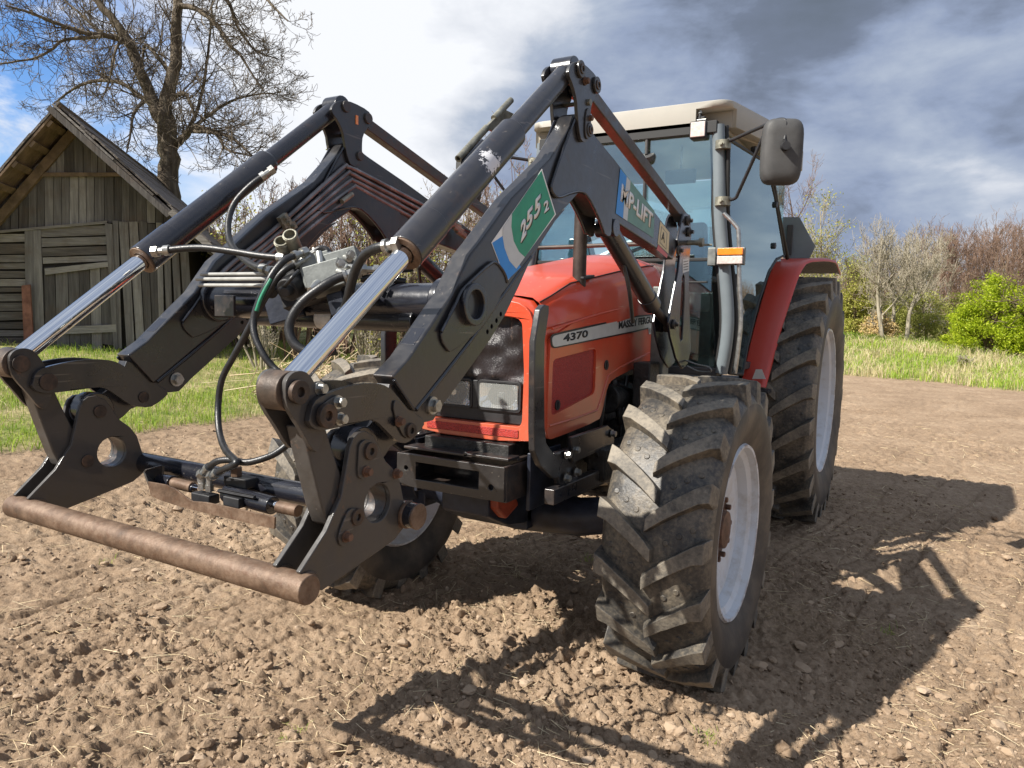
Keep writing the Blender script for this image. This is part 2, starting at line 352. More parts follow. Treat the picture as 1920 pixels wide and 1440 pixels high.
def glass(name, col, refl=1.0, add=.12):
    m = bpy.data.materials.new(name); m.use_nodes = True; t = m.node_tree; t.nodes.clear()
    o = t.nodes.new('ShaderNodeOutputMaterial'); mx = t.nodes.new('ShaderNodeMixShader'); tr = t.nodes.new('ShaderNodeBsdfTransparent'); gl = t.nodes.new('ShaderNodeBsdfGlossy')
    fr = t.nodes.new('ShaderNodeFresnel'); fr.inputs[0].default_value = 1.55; gl.inputs['Roughness'].default_value = .02
    mu = t.nodes.new('ShaderNodeMath'); mu.operation = 'MULTIPLY'; mu.inputs[1].default_value = refl; mu.operation = 'MULTIPLY_ADD'; mu.inputs[2].default_value = add; mu.use_clamp = True; gl.inputs[0].default_value = (.80, .97, 1.0, 1); t.links.new(fr.outputs[0], mu.inputs[0])
    tr.inputs[0].default_value = (*col, 1); t.links.new(mu.outputs[0], mx.inputs[0]); t.links.new(tr.outputs[0], mx.inputs[1]); t.links.new(gl.outputs[0], mx.inputs[2]); t.links.new(mx.outputs[0], o.inputs[0]); return m
M['glass'] = glass('tinted_cab_glass', (.80, .96, .93), 1.6, .12)
M['screen'] = glass('windscreen_glass', (.90, 1.0, .985), 1.8, .20)
t = MT('lamp_lens'); wv = t.N.new('ShaderNodeTexWave'); wv.inputs['Scale'].default_value = 30; wv.bands_direction = 'X'; t.L.new(t.P, wv.inputs[0])
t.set(Base_Color=(.50, .52, .50), Roughness=.06, Coat_Weight=1.0); t.bump(wv.outputs[1], .35, .006); tr_ = t.N.new('ShaderNodeBsdfTransparent'); mx_ = t.N.new('ShaderNodeMixShader'); mx_.inputs[0].default_value = .74
t.L.new(t.b.outputs[0], mx_.inputs[1]); t.L.new(tr_.outputs[0], mx_.inputs[2]); t.L.new(mx_.outputs[0], t.N['Material Output'].inputs[0]); M['lens'] = t.m
M['amber'] = simple('amber_lens', (.85, .25, .02), .2, 0, .1, 40, .3, coat=1)
M['ledlens'] = simple('dusty_led_lens', (.62, .52, .48), .3, 0, .2, 60, .5, coat=.6)

# ------------------------------------------------------------------ numeric noise for terrain
def hash2(ix, iy, k=0):
    h = (ix.astype(np.int64)*374761393 + iy.astype(np.int64)*668265263 + k*2147483647) & 0xffffffff
    h = ((h ^ (h >> 13))*1274126177) & 0xffffffff; h ^= (h >> 16); return (h & 0xffffff)/float(0x1000000)
def vnoise(x, y, k=0):
    ix = np.floor(x); iy = np.floor(y); fx = x-ix; fy = y-iy; fx = fx*fx*(3-2*fx); fy = fy*fy*(3-2*fy)
    a = hash2(ix, iy, k); b = hash2(ix+1, iy, k); c = hash2(ix, iy+1, k); d = hash2(ix+1, iy+1, k)
    return (a*(1-fx)+b*fx)*(1-fy)+(c*(1-fx)+d*fx)*fy
def fbm(x, y, o=4, k=0):
    s = 0; a = .5
    for i in range(o): s = s+a*vnoise(x*2**i+i*17.3, y*2**i-i*9.1, k+i); a *= .5
    return s
def domes(x, y, cell, k, dens=.7):
    gx = np.floor(x/cell); gy = np.floor(y/cell); out = np.zeros_like(x)
    for dx in (-1, 0, 1):
        for dy in (-1, 0, 1):
            cx = gx+dx; cyy = gy+dy; r1 = hash2(cx, cyy, k); r2 = hash2(cx, cyy, k+1); r3 = hash2(cx, cyy, k+2); r4 = hash2(cx, cyy, k+3)
            px = (cx+.15+.7*r1)*cell; py = (cyy+.15+.7*r2)*cell; R = cell*(.22+.42*r3); ang = r4*6.28
            ddx = (x-px); ddy = (y-py); e1 = ddx*np.cos(ang)+ddy*np.sin(ang); e2 = -ddx*np.sin(ang)+ddy*np.cos(ang)
            q = 1-(e1*e1+e2*e2*1.7)/(R*R); hgt = np.where((q > 0) & (r4 < dens), np.sqrt(np.maximum(q, 0))*R*.62, 0)
            out = np.maximum(out, hgt)
    return out
def sstep(a, b, t): t = np.clip((t-a)/(b-a), 0, 1); return t*t*(3-2*t)
def edge_l(x, y): return -5.75 - x + .55*(vnoise(y*.7, x*.3, 5)-.5) + .25*(vnoise(y*3, x*3, 6)-.5)      # >0 in the left grass
def edge_r(x, y): return (y - (21.0-.62*x))*.85 + .9*(vnoise(x*.5, y*.5, 7)-.5)                        # >0 in the far grass bank
def hbase(x, y):
    a = np.maximum(-x-2.4, 0); a = .095*a*a/(a+.8); a = np.where(a > .95, .95, a)
    far = sstep(0, 9, y-(21.0-.62*x)); far2 = sstep(0, 25, y-(21-.62*x))
    h = a*(1-far*.8)+far*np.clip(.82-.085*(x+1), .22, .85)+.15*far2
    return h
def gh(x, y):
    return float(hbase(np.array([float(x)]), np.array([float(y)]))[0])
# ================================================================== TRACTOR
TR = thing('tractor', (0, 1.4, 0), 'red farm tractor with beige cab roof parked on the ploughed field', 'tractor')
# ---- wheels -------------------------------------------------------
def tyre_mesh(R, hw, rim, nl, lugh, seg=96):
    sw = R-rim
    prof = [(-hw*.80, rim-.012), (-hw*.90, rim+.02), (-hw*1.0, rim+sw*.26), (-hw*1.05, rim+sw*.45), (-hw*1.03, rim+sw*.62), (-hw*.96, R-lugh-sw*.16), (-hw*.84, R-lugh-sw*.07), (-hw*.6, R-lugh-sw*.025), (-hw*.3, R-lugh-sw*.006), (0, R-lugh)]
    prof = prof+[(-a, b) for a, b in prof[-2::-1]]
    us = [a for a, b in prof]; rs = [b for a, b in prof]
    b = MB()
    b.lathe(prof, (0, 0, 0), seg)
    n = len(prof)-1; b.mi = [1 if (i % n) < 4 or (i % n) >= n-4 else 0 for i in range(len(b.f))]
    top = [(-a, b_) for a, b_ in prof]
    def carc(u):
        u = max(-hw*1.03, min(hw*1.03, u)); lo, hi = 4, len(prof)-5
        for i in range(lo, hi):
            if us[i] <= u <= us[i+1]: t = (u-us[i])/(us[i+1]-us[i]+1e-9); return rs[i]*(1-t)+rs[i+1]*t
        return rs[lo]
    K = 10
    for side in (-1, 1):
        for l in range(nl):
            th0 = 2*math.pi*(l+(.5 if side > 0 else 0))/nl
            rows = []
            for i in range(K+1):
                s_ = i/K; u = side*(-hw*.07+s_*hw*1.10)
                if s_ > .88: u = side*hw*(.98+.06*(s_-.88)/.12)
                sh = -(s_**.85)*.66*hw/R*1.22                      # sweep back towards the shoulder
                th = th0+sh
                wd = hw*(.135+.040*s_)/R if s_ < .9 else hw*.19/R
                if i == 0: wd *= .86
                rc = carc(u); rt = R-.004-.05*hw*(s_**2.2)*.9
                if s_ > .9: rc -= sw*.14*(s_-.9)/.1; rt = rc+lugh*.42
                bw = wd*1.28
                uu = side*.010 if i == 0 else 0
                jj = rng.normal(0, .0011, 4)
                rows.append([(u-uu, rc-.012, th-bw), (u, rt+jj[0], th-wd+jj[1]*.5), (u, rt+jj[2], th+wd+jj[3]*.5), (u-uu, rc-.012, th+bw)])
            V = [(u, r*math.cos(a), r*math.sin(a)) for row in rows for (u, r, a) in row]; F = []; mi = []
            for i in range(K):
                for j in range(3):
                    F.append((i*4+j, i*4+j+1, (i+1)*4+j+1, (i+1)*4+j)); mi.append(2 if j == 1 else 0)
            F.append((0, 3, 2, 1)); F.append((K*4, K*4+1, K*4+2, K*4+3)); mi += [0, 0]
            o = len(b.v); b.v += V; b.f += [tuple(k+o for k in f) for f in F]; b.mi += mi
            # small moulded discs between the lugs
            for q in range(3):
                u = side*hw*(.30+.22*q); a0 = th0+.5*2*math.pi/nl-((u*side/hw)**.85)*.64*hw/R*1.15; rc = carc(u)
                c = Vector((u, rc*math.cos(a0), rc*math.sin(a0))); nrm = Vector((0, math.cos(a0), math.sin(a0)))
                b.tube([c-nrm*.004, c+nrm*.004], .013, 10, True, 0)
    return b
def wheel(cx, cy_, cz_, R, hw, rim, nl, lugh, side, disc_u, master=None, rot=0.0, name='wheel'):
    w = bpy.data.objects.new(name, None); COL.objects.link(w); w.parent = TR; w.matrix_parent_inverse = Matrix.Translation(-WL[TR.name]); w.location = (cx, cy_, cz_); w.empty_display_size = .2
    if side < 0: w.rotation_euler = (0, 0, math.pi)
    if master:
        for ch in master.children:
            o = ch.copy(); COL.objects.link(o); o.parent = w
            if 'tyre' in ch.name: o.rotation_euler = (math.pi*2*.37/nl, 0, 0); 
            if side < 0 and 'tyre' in ch.name: o.scale = (1, -1, 1)
        return w
    o = tyre_mesh(R, hw, rim, nl, lugh).build('tyre', [M['rubber'], M['sidewall'], M['lug']], None, 38, .0065, 2); o.parent = w; o.rotation_euler = (rot, 0, 0)
    # rim : +x is the outside
    rw = hw*.86; b = MB(); g = rim
    prof = [(rw, g+.006), (rw+.012, g), (rw+.010, g-.012), (rw-.02, g-.020), (rw-.035, g-.045), (rw-.085, g-.060), (max(disc_u+.006, min(disc_u+.03, rw-.09)), g-.066), (disc_u+.004, g-.085), (disc_u-.004, g-.12), (disc_u+.012, g-.135), (disc_u+.012, g*.52), (disc_u-.015, g*.40), (disc_u-.02, .12), (disc_u-.02, .0)]
    b.lathe(prof, (0, 0, 0), 72)
    p2 = [(disc_u-.012, 0), (disc_u-.012, g*.40), (disc_u, g*.52), (disc_u-.006, g-.14), (disc_u-.02, g-.085), (-rw+.05, g-.072), (-rw+.03, g-.045), (-rw+.01, g-.020), (-rw-.010, g-.010), (-rw-.012, g), (-rw, g+.006)]
    b.lathe(p2, (0, 0, 0), 72)
    o = b.build('rim', M['rim'], None, 40); o.parent = w
    b = MB(); hr = .125 if R < .8 else .16; hx = disc_u-.018
    b.lathe([(hx, hr+.03), (hx+.014, hr+.028), (hx+.016, hr*.72), (hx+.05, hr*.66), (hx+.056, hr*.30), (hx+.062, 0)], (0, 0, 0), 40)
    for k in range(10):
        a = 2*math.pi*k/10; b.hexbolt((hx+.012, (hr+.008)*math.cos(a), (hr+.008)*math.sin(a)), (1, 0, 0), .013, .022)
    o = b.build('hub', M['hub'], None, 40); o.parent = w
    return w
FC, FZ = .930, .655
wf = wheel(FC, 0, FZ, .690, .216, .389, 19, .035, 1, .105, rot=.10)
wf2 = wheel(-FC, 0, FZ, .690, .225, .389, 19, .040, -1, .03, wf)
wr = wheel(.835, 3.15, .955, 1.005, .265, .582, 23, .048, 1, -.02, rot=.03)
wr2 = wheel(-.835, 3.15, .955, 1.005, .265, .582, 23, .048, -1, -.02, wr)

# ---- chassis ------------------------------------------------------
b = MB()
b.tube([(-.62, 0, .66), (-.35, 0, .60), (0, 0, .60), (.35, 0, .60), (.62, 0, .66)], [.085, .095, .12, .095, .085], 14)
b.cyl((.60, 0, FZ), (.88, 0, FZ), .12, .14); b.cyl((-.60, 0, FZ), (-.88, 0, FZ), .12, .14)
b.box((.60, 0, FZ), (.09, .15, .26)); b.box((-.60, 0, FZ), (.09, .15, .26)); b.box((0, .02, .64), (.26, .34, .22))
b.cyl((-.55, .17, .60), (.55, .17, .60), .022)
b.build('front_axle', M['axle'], TR, 40, .008, each=True)
b = MB()
b.prism([(-.52, .80), (-.10, .80), (.30, .74), (.30, .60), (-.1, .56), (-.35, .60), (-.52, .68)], -.13, .13)
b.build('axle_support', M['axle'], TR, 30, .015)
b = MB(); b.prism([(-.50, .785), (-.36, .785), (-.30, .70), (-.42, .655), (-.50, .72)], .02, .17); b.build('drawbar_casting', M['axlered'], TR, 30, .012)
b = MB(); b.box((0, .95, .86), (.44, 1.7, .46)); b.box((0, .55, 1.25), (.40, 1.1, .55)); b.box((0, 2.3, .85), (.5, 1.5, .6))
b.cyl((-.8, 3.15, .955), (.8, 3.15, .955), .16)
for (a, c, r) in [((.30, .55, .95), (.30, .82, .95), .075), ((.28, .42, 1.15), (.28, .70, 1.15), .085), ((.27, .85, 1.2), (.27, 1.1, 1.12), .06), ((.24, .3, .9), (.30, .3, .9), .09)]:
    b.cyl(a, c, r)
b.build('engine_block', M['engine'], TR, 35, .01, each=True)
b = MB()
for P, r in [([at(1135, 705, x=.30), at(1130, 760, x=.32), at(1120, 830, x=.3)], .014), ([at(1150, 712, x=.31), at(1158, 760, x=.33), at(1168, 800, x=.33), at(1190, 830, x=.3)], .02),
             ([at(1175, 705, x=.33), at(1168, 770, x=.34), at(1160, 860, x=.32)], .012), ([at(1205, 700, x=.34), at(1190, 740, x=.36), at(1195, 790, x=.35), at(1210, 830, x=.33)], .017),
             ([at(1230, 690, x=.33), at(1215, 730, x=.35), at(1180, 745, x=.35)], .010), ([at(1160, 720, x=.35), at(1200, 735, x=.37), at(1235, 720, x=.35)], .008)]:
    b.tube(catmull(P, 5), r, 10)
b.build('engine_hose', M['hose'], TR, 60, each=True)
# ---- hood ---------------------------------------------------------
def zs(y):
    xs_ = [-.48, -.40, -.12, .10, .48, .96, 1.07, 1.12]; zz = [1.60, 1.665, 1.765, 1.80, 1.86, 1.925, 1.90, 1.84]
    return float(np.interp(y, xs_, zz))
def zc(y): return zs(y)+float(np.interp(y, [-.48, -.3, .5, .9, 1.12], [.015, .03, .035, .055, .02]))
hood_w = lambda y: float(np.interp(y, [-.48, -.3, .2, 1.12], [.315, .338, .352, .365]))
b = MB(); ys = [-.395, -.36, -.30, -.2, -.1, .05, .2, .4, .6, .8, .92, 1.0, 1.06, 1.10, 1.125]; rows = []
for y in ys:
    w = hood_w(y); s_ = zs(y); c_ = zc(y); pr_ = []
    sh = .15
    half = [(w*.0, c_), (w*.3, c_-.004), (w*.60, c_*.55+s_*.45), (w*.80, s_+.004), (w*.90, s_-.018), (w*.965, s_-.05), (w*.995, s_-.10), (w*1.0, s_-sh), (w*1.0, s_-.28)]
    full = [(-a, z) for a, z in half[::-1]]+half[1:]
    rows.append([(a, y, z) for a, z in full])
n = len(rows[0]); V = [v for r_ in rows for v in r_]; F = []
for i in range(len(ys)-1):
    for j in range(n-1): F.append((i*n+j, i*n+j+1, (i+1)*n+j+1, (i+1)*n+j))
F.append(tuple((len(ys)-1)*n+j for j in range(n)))
b.add(V, F); hood = b.build('hood', M['red'], TR, 50, label='red bonnet with dusty top')
# nose bezel ring round the grille
b = MB(); outl = [(-.30, 1.025), (.30, 1.025), (.318, 1.08), (.322, 1.35), (.312, 1.56), (.285, 1.62), (.22, 1.655), (0, 1.675), (-.22, 1.655), (-.285, 1.62), (-.312, 1.56), (-.322, 1.35), (-.318, 1.08)]
outl = chaikin(outl, 1)
holep = [(-.262, 1.10), (.262, 1.10), (.266, 1.35), (.256, 1.53), (.225, 1.585), (0, 1.60), (-.225, 1.585), (-.256, 1.53), (-.266, 1.35)]
holep = roundpoly([(-.264, 1.098), (.264, 1.098), (.268, 1.35), (.252, 1.575), (0, 1.602), (-.252, 1.575), (-.268, 1.35)], .035)
b.prism(outl, -.472, -.395, 'y', holes=[holep[::-1]]); nose = b.build('nose_panel', M['red'], TR, 40, .018, 3)
# round the nose side into the hood
b = MB()
for s_ in (-1, 1):
    V = []; F = []; zz = [1.03, 1.1, 1.3, 1.5, 1.6]
    for z in zz:
        for (x, y) in ((.322, -.455), (.334, -.43), (.339, -.40), (.340, -.385)):
            k = 1 if z < 1.5 else (.985 if z < 1.58 else .95); V.append((s_*x*k, y, z))
    for i in range(len(zz)-1):
        for j in range(3): F.append((i*4+j, i*4+j+1, (i+1)*4+j+1, (i+1)*4+j))
    b.add(V, F)
b.build('nose_corner', M['red'], TR, 60, each=True)
# top cap between nose and hood
b = MB(); V = []; F = []
for y, dz, k in ((-.472, -.012, .93), (-.45, 0, .97), (-.42, .002, .99), (-.385, .0, 1)):
    w = .322*k
    for t_ in (-1, -.8, -.45, 0, .45, .8, 1): V.append((w*t_*1.02, y, 1.585+dz*2+(.085-.05*abs(t_)**3)*(1) + (y+.472)*.15 - (.05 if abs(t_) == 1 else 0)))
for i in range(3):
    for j in range(6): F.append((i*7+j, i*7+j+1, (i+1)*7+j+1, (i+1)*7+j))
b.add(V, F); b.build('nose_cap', M['red'], TR, 60)
# side panels (traced outline)
side_raw = [(-.378, 1.045), (-.33, 1.035), (.19, 1.062), (.225, 1.09), (.275, 1.20), (.315, 1.252), (.44, 1.278), (1.06, 1.352), (1.095, 1.37), (1.10, 1.40), (1.085, 1.56), (1.05, 1.66), (.96, 1.70), (.48, 1.655), (.1, 1.60), (-.12, 1.57), (-.36, 1.50), (-.384, 1.46), (-.388, 1.10)]
grl = [(-.318, 1.145), (-.06, 1.175), (.11, 1.205), (.128, 1.23), (.128, 1.40), (.10, 1.43), (-.31, 1.402), (-.345, 1.375), (-.352, 1.18)]
grl = roundpoly([(-.352, 1.142), (.128, 1.208), (.130, 1.435), (-.350, 1.398)], .035)
side_out = side_raw; mesh_in = grl
for s_ in (-1, 1):
    b = MB(); a0, a1 = sorted((s_*.330, s_*.349))
    b.prism(chaikin(side_out, 1), a0, a1, holes=[grl[::-1]]); sp = b.build('side_panel', M['red'], TR, 35, .006, 2)
    b = MB(); a0, a1 = sorted((s_*.322, s_*.336)); b.prism(grl, a0, a1); mg = b.build('air_mesh', M['redmesh'], sp, 0)
    b = MB()       # pressed crease and lower lip
    b.tube([(s_*.349, y, z) for y, z in [(-.37, 1.10), (-.1, 1.105), (.16, 1.118), (.215, 1.18), (.285, 1.285), (.44, 1.32), (1.05, 1.405)]], .006, 8)
    b.tube([(s_*.350, y, z) for y, z in [(-.37, 1.535), (.1, 1.60), (.6, 1.66), (1.05, 1.69)]], .006, 8)
    b.build('pressed_crease', M['red'], sp, 60, each=True)
    b = MB(); b.tube([(s_*.345, .26, 1.345), (s_*.354, .26, 1.345)], .026, 16); b.tube([(s_*.330, -.27, 1.185), (s_*.342, -.27, 1.185)], .024, 16); b.box((s_*.356, .26, 1.345), (.006, .012, .036)); b.box((s_*.344, -.27, 1.185), (.006, .012, .034)); b.build('latch', M['plastic'], sp, 40, each=True)
    # shut line along the shoulder
    b = MB(); b.tube([(s_*(hood_w(y)*.905+.0005), y, zs(y)-.0175) for y in np.linspace(-.39, .98, 16)], .0035, 6); b.build('shut_line', M['rubberseal'], hood, 60)
b = MB(); b.box((.315, .04, 1.785), (.045, .13, .012), Matrix.Rotation(.13, 3, 'X')); b.build('hood_latch', M['plastic'], hood, 30, .003)
# stripe decal with words
def slab_yz(name, poly, x0, x1, mat, par, bev=0): 
    b = MB(); b.prism(poly, *sorted((x0, x1))); return b.build(name, mat, par, 0, bev)
FONT = None
def text_mesh(name, body, O, U, V, mat, par, off=(0, 0, 0), bold=.012, shear=0.0, ext=.0012, space=1.0):
    cu = bpy.data.curves.new(name, 'FONT'); cu.body = body; cu.size = 1; cu.offset = bold; cu.extrude = 0; cu.shear = shear; cu.space_character = space; cu.resolution_u = 4
    o = bpy.data.objects.new(name, cu); COL.objects.link(o); bpy.context.view_layer.update()
    me = bpy.data.meshes.new_from_object(o); bpy.data.objects.remove(o)
    vs_ = [v.co.copy() for v in me.vertices]; x0 = min(v.x for v in vs_); x1 = max(v.x for v in vs_); y0 = min(v.y for v in vs_); y1 = max(v.y for v in vs_)
    O = Vector(O); U = Vector(U); V = Vector(V); nrm = U.cross(V).normalized()
    for v in me.vertices: v.co = O+U*((v.co.x-x0)/(x1-x0))+V*((v.co.y-y0)/(y1-y0))+Vector(off)
    bm = bmesh.new(); bm.from_mesh(me); g = bmesh.ops.extrude_face_region(bm, geom=bm.faces[:]); bmesh.ops.translate(bm, verts=[q for q in g['geom'] if isinstance(q, bmesh.types.BMVert)], vec=nrm*ext)
    bmesh.ops.recalc_face_normals(bm, faces=bm.faces); bm.to_mesh(me); bm.free(); me.materials.clear(); me.materials.append(mat)
    ob = bpy.data.objects.new(name, me); COL.objects.link(ob); adopt(ob, par); return ob
def px_text(name, body, bl, br, tl, x, mat, par, **k):
    O = at(*bl, x=x); U = at(*br, x=x)-O; V = at(*tl, x=x)-O; return text_mesh(name, body, O, U, V, mat, par, **k)
sp0 = [o for o in TR.children if o.name.startswith('side_panel')][-1]
xs_ = .3535
poly = yz(chaikin([(1033, 628), (1045, 624), (1235, 582), (1238, 607), (1238, 613), (1048, 652), (1037, 653), (1033, 645)], 1), xs_)
slab_yz('stripe_border', poly, .3500, .3525, M['ink'], sp0)
poly2 = yz(chaikin([(1035.5, 631), (1047, 627), (1235, 585), (1236, 605), (1236, 610.5), (1047, 649.5), (1038, 650.5), (1035.5, 643)], 1), xs_)
slab_yz('stripe_decal', poly2, .3525, .3545, M['lgrey'], sp0)
px_text('model_number', '4370', (1056, 642), (1102, 632), (1056.5, 627), .3548, M['ink'], sp0, bold=.03)
px_text('maker_name', 'MASSEY FERGUSON', (1160, 617), (1240, 602), (1160, 602.5), .3548, M['ink'], sp0, bold=.03)
slab_yz('valve_badge', yz([(1216, 613), (1226, 611), (1226, 625), (1217, 627)], .3535), .3515, .353, M['lgrey'], sp0)
px_text('badge_text', '16', (1218, 624), (1224.5, 622.5), (1218, 615.5), .3532, M['ink'], sp0)
# grille
b = MB(); nx, nz = 44, 40; V = []; F = []
for j in range(nz+1):
    for i in range(nx+1):
        x = -.262+.524*i/nx; z = 1.10+.495*j/nz
        d = .018*(vnoise(np.array([x*9.]), np.array([z*9.]), 3)[0]-.5)+.010*(vnoise(np.array([x*24.]), np.array([z*20.]), 4)[0]-.5)
        if z < 1.30: d *= .15
        V.append((x, -.425+d*2.6, z))
for j in range(nz):
    for i in range(nx): a = j*(nx+1)+i; F.append((a, a+1, a+nx+2, a+nx+1))
b.add(V, F); gr = b.build('grille', M['grille'], TR, 60, label='dented black mesh grille')
for s_ in (1, -1):
    p0 = at(895, 716, y=-.44); p1 = at(961, 769, y=-.44); x0, x1 = .026, .232; z0, z1 = 1.168, 1.282
    rr = lambda g: chaikin([(s_*(x0-g), z0-g), (s_*(x1+g), z0-g), (s_*(x1+g), z1+g), (s_*(x0-g), z1+g)], 0)
    def rrect(x0, x1, z0, z1, r=.015):
        o = []
        for cx, cz, a0 in ((x1-r, z1-r, 0), (x0+r, z1-r, 90), (x0+r, z0+r, 180), (x1-r, z0+r, 270)):
            for k in range(5): a = math.radians(a0+22.5*k); o.append((cx+r*math.cos(a), cz+r*math.sin(a)))
        return o
    xa, xb = sorted((s_*x0, s_*x1))
    b = MB(); b.prism(rrect(xa-.012, xb+.012, z0-.012, z1+.012, .02), -.448, -.40, 'y', holes=[rrect(xa, xb, z0, z1)[::-1]]); hl = b.build('headlight', M['plastic'], gr, 30, .003)
    b = MB(); nx_, nz_ = 14, 9; V = []; F = []
    for j in range(nz_+1):
        for i in range(nx_+1):
            u_, v_ = 2*i/nx_-1, 2*j/nz_-1; V.append((xa+.002+(xb-xa-.004)*i/nx_, -.405+.0-.038*max(u_*u_*.9, 0)-.02*v_*v_ if max(abs(u_), abs(v_)) < .999 else -.447, z0+.002+(z1-z0-.004)*j/nz_))
    for j in range(nz_):
        for i in range(nx_): a_ = j*(nx_+1)+i; F.append((a_, a_+1, a_+nx_+2, a_+nx_+1))
    b.add(V, F); b.cyl(((xa+xb)/2, -.432, (z0+z1)/2), ((xa+xb)/2, -.405, (z0+z1)/2), .016); b.build('reflector', M['chrome'], gr, 30)
    b = MB(); b.prism(rrect(xa+.001, xb-.001, z0+.001, z1-.001), -.455, -.450, 'y'); hl2 = b.build('headlight_lens', M['lens'], gr, 30, .002)
b = MB(); b.box((0, -.43, 1.14), (.50, .012, .075)); b.box((0, -.436, 1.225), (.028, .02, .13)); b.build('lamp_panel', M['plastic'], gr, 30, .004, each=True)
# perforated strip below the grille
b = MB(); b.box((0, -.4735, 1.066), (.50, .006, .036)); b.build('vent_strip', M['redmesh'], nose, 30, .002)
b = MB()
for x in (-.2, .2): b.box((x, -.44, 1.02), (.03, .03, .03))
b.build('nose_bracket', M['axlered'], TR, 30, .003, each=True)
# ---- front weight frame / bumper ----------------------------------
zb0, zb1, yb = .795, .951, -.652
BUM = [(-.2875, zb1), (-.2875, .800), (-.13, .785), (.2875, .792), (.2875, zb1)]
b = MB()
b.prism([(-.2875, zb1), (-.2875, .815), (-.20, .800), (.2875, .800), (.2875, zb1)], yb, yb+.022, 'y', holes=[[(.16, .840), (.16, .918), (-.18, .918), (-.18, .840)], circ(-.235, .885, .011, 14), circ(.222, .858, .013, 14)])
b.box((-.279, -.47, .88), (.017, .32, .14)); b.box((.279, -.44, .872), (.017, .38, .158)); b.box((0, -.46, .803), (.54, .36, .012)); b.box((0, -.38, .87), (.54, .02, .13))
bump = b.build('bumper', M['black_edge'], TR, 30, .006)
b = MB(); b.box((-.10, -.55, .968), (.38, .10, .012)); b.box((0, -.475, .962), (.56, .10, .012)); b.box((.165, -.55, .972), (.22, .10, .012)); b.cyl((.055, -.60, .972), (.055, -.50, .972), .012)
b.build('step_plate', M['black_edge'], bump, 30, .003, each=True)
b = MB(); b.box((.31, -.33, .86), (.02, .30, .26)); b.box((-.31, -.33, .86), (.02, .30, .26)); b.build('frame_rail', M['axle'], TR, 30, .006, each=True)
b = MB(); b.box((0, -.45, .99), (.46, .14, .06)); b.build('radiator_support', M['engine'], TR, 30, .006)

# ---- cab ----------------------------------------------------------
YC = 1.27
pp = [at(1347, 235, y=YC), at(1349, 320, y=YC), at(1350, 400, y=YC), at(1355, 470, y=YC), at(1362, 540, y=YC), at(1365, 600, y=YC), at(1361, 650, y=YC), at(1352, 700, y=YC)]
pp = catmull(pp, 3)
RX = .80; RY = 2.72
def cabpl(px, py):         # side glass plane runs from the front post back to the rear post
    O = Vector((.672, YC+.03, 0)); n = Vector((RY-(YC+.03), -(RX-.672), 0)).normalized(); return atp(px, py, O, n)
for s_ in (1, -1):
    b = MB(); b.tube([(s_*p.x, p.y, p.z) for p in pp], .038, 16); b.build('cab_pillar', M['pillar'], TR, 60, label='grey bowed front cab post')
    b = MB(); b.tube([(s_*(p.x+.040), p.y+.03, p.z) for p in pp], .014, 8); b.tube([(s_*(p.x-.040), p.y+.0, p.z) for p in pp], .013, 8); b.build('door_seal', M['rubberseal'], TR, 60, each=True)
    rp = [(s_*q.x, q.y+.01, q.z) for q in (cabpl(1441, 292), cabpl(1456, 385), cabpl(1467, 440), cabpl(1476, 484))]
    b = MB(); b.tube(rp, .016, 10); b.build('rear_post', M['rubberseal'], TR, 60)
def solid_poly(P, n, th, mat, name, par, bev=0, holes=None):
    P = [Vector(p) for p in P]; n = Vector(n).normalized(); u = (P[1]-P[0]).normalized(); v = n.cross(u)
    q = [Vector(((p-P[0]).dot(u), (p-P[0]).dot(v), 0)) for p in P]; loops = [q]; allp = list(P)
    if holes:
        for h in holes: h = [Vector(p) for p in h]; allp += h; loops.append([Vector(((p-P[0]).dot(u), (p-P[0]).dot(v), 0)) for p in h])
    tr = tessellate_polygon(loops); k = len(allp); V = allp+[p+n*th for p in allp]; F = [tuple(t) for t in tr]+[tuple(i+k for i in reversed(t)) for t in tr]; o = 0
    for l in loops:
        m_ = len(l)
        for i in range(m_): j = (i+1) % m_; F.append((o+i, o+j, o+j+k, o+i+k))
        o += m_
    b = MB(); b.add(V, F); return b.build(name, mat, par, 0, bev)
dn = Vector((RY-YC, -(RX-.672), 0)).normalized()
dpx = [(1366, 262), (1436, 305), (1452, 370), (1462, 430), (1470, 478), (1455, 486), (1440, 510), (1420, 570), (1400, 650), (1391, 702), (1368, 700), (1376, 650), (1380, 590), (1376, 540), (1368, 470), (1364, 400)]
dP = [cabpl(*q) for q in dpx]
cen = sum(dP, Vector())/len(dP)
for s_ in (1, -1):
    MIR = Matrix.Diagonal((s_, 1, 1)); P_ = [MIR @ p for p in dP]; n_ = MIR @ dn
    d_ = solid_poly(P_, n_, .004, M['glass'], 'door_glass', TR)
    b = MB(); b.tube([p for p in P_]+[P_[0]], .013, 8); b.build('glass_frame', M['rubberseal'], d_, 60)
b = MB()
for q in [(1412, 281), (1432, 291), (1452, 384), (1449, 461)]: p = cabpl(*q)+Vector((.0, 0, 0)); b.cyl(p-dn*.01, p+dn*.02, .022)
for q in [(1378, 526), (1378, 570)]: p = cabpl(*q); b.box(p, (.03, .04, .08 if q[1] < 550 else .04))
b.build('door_hinge', M['plastic'], TR, 40, .003, each=True)
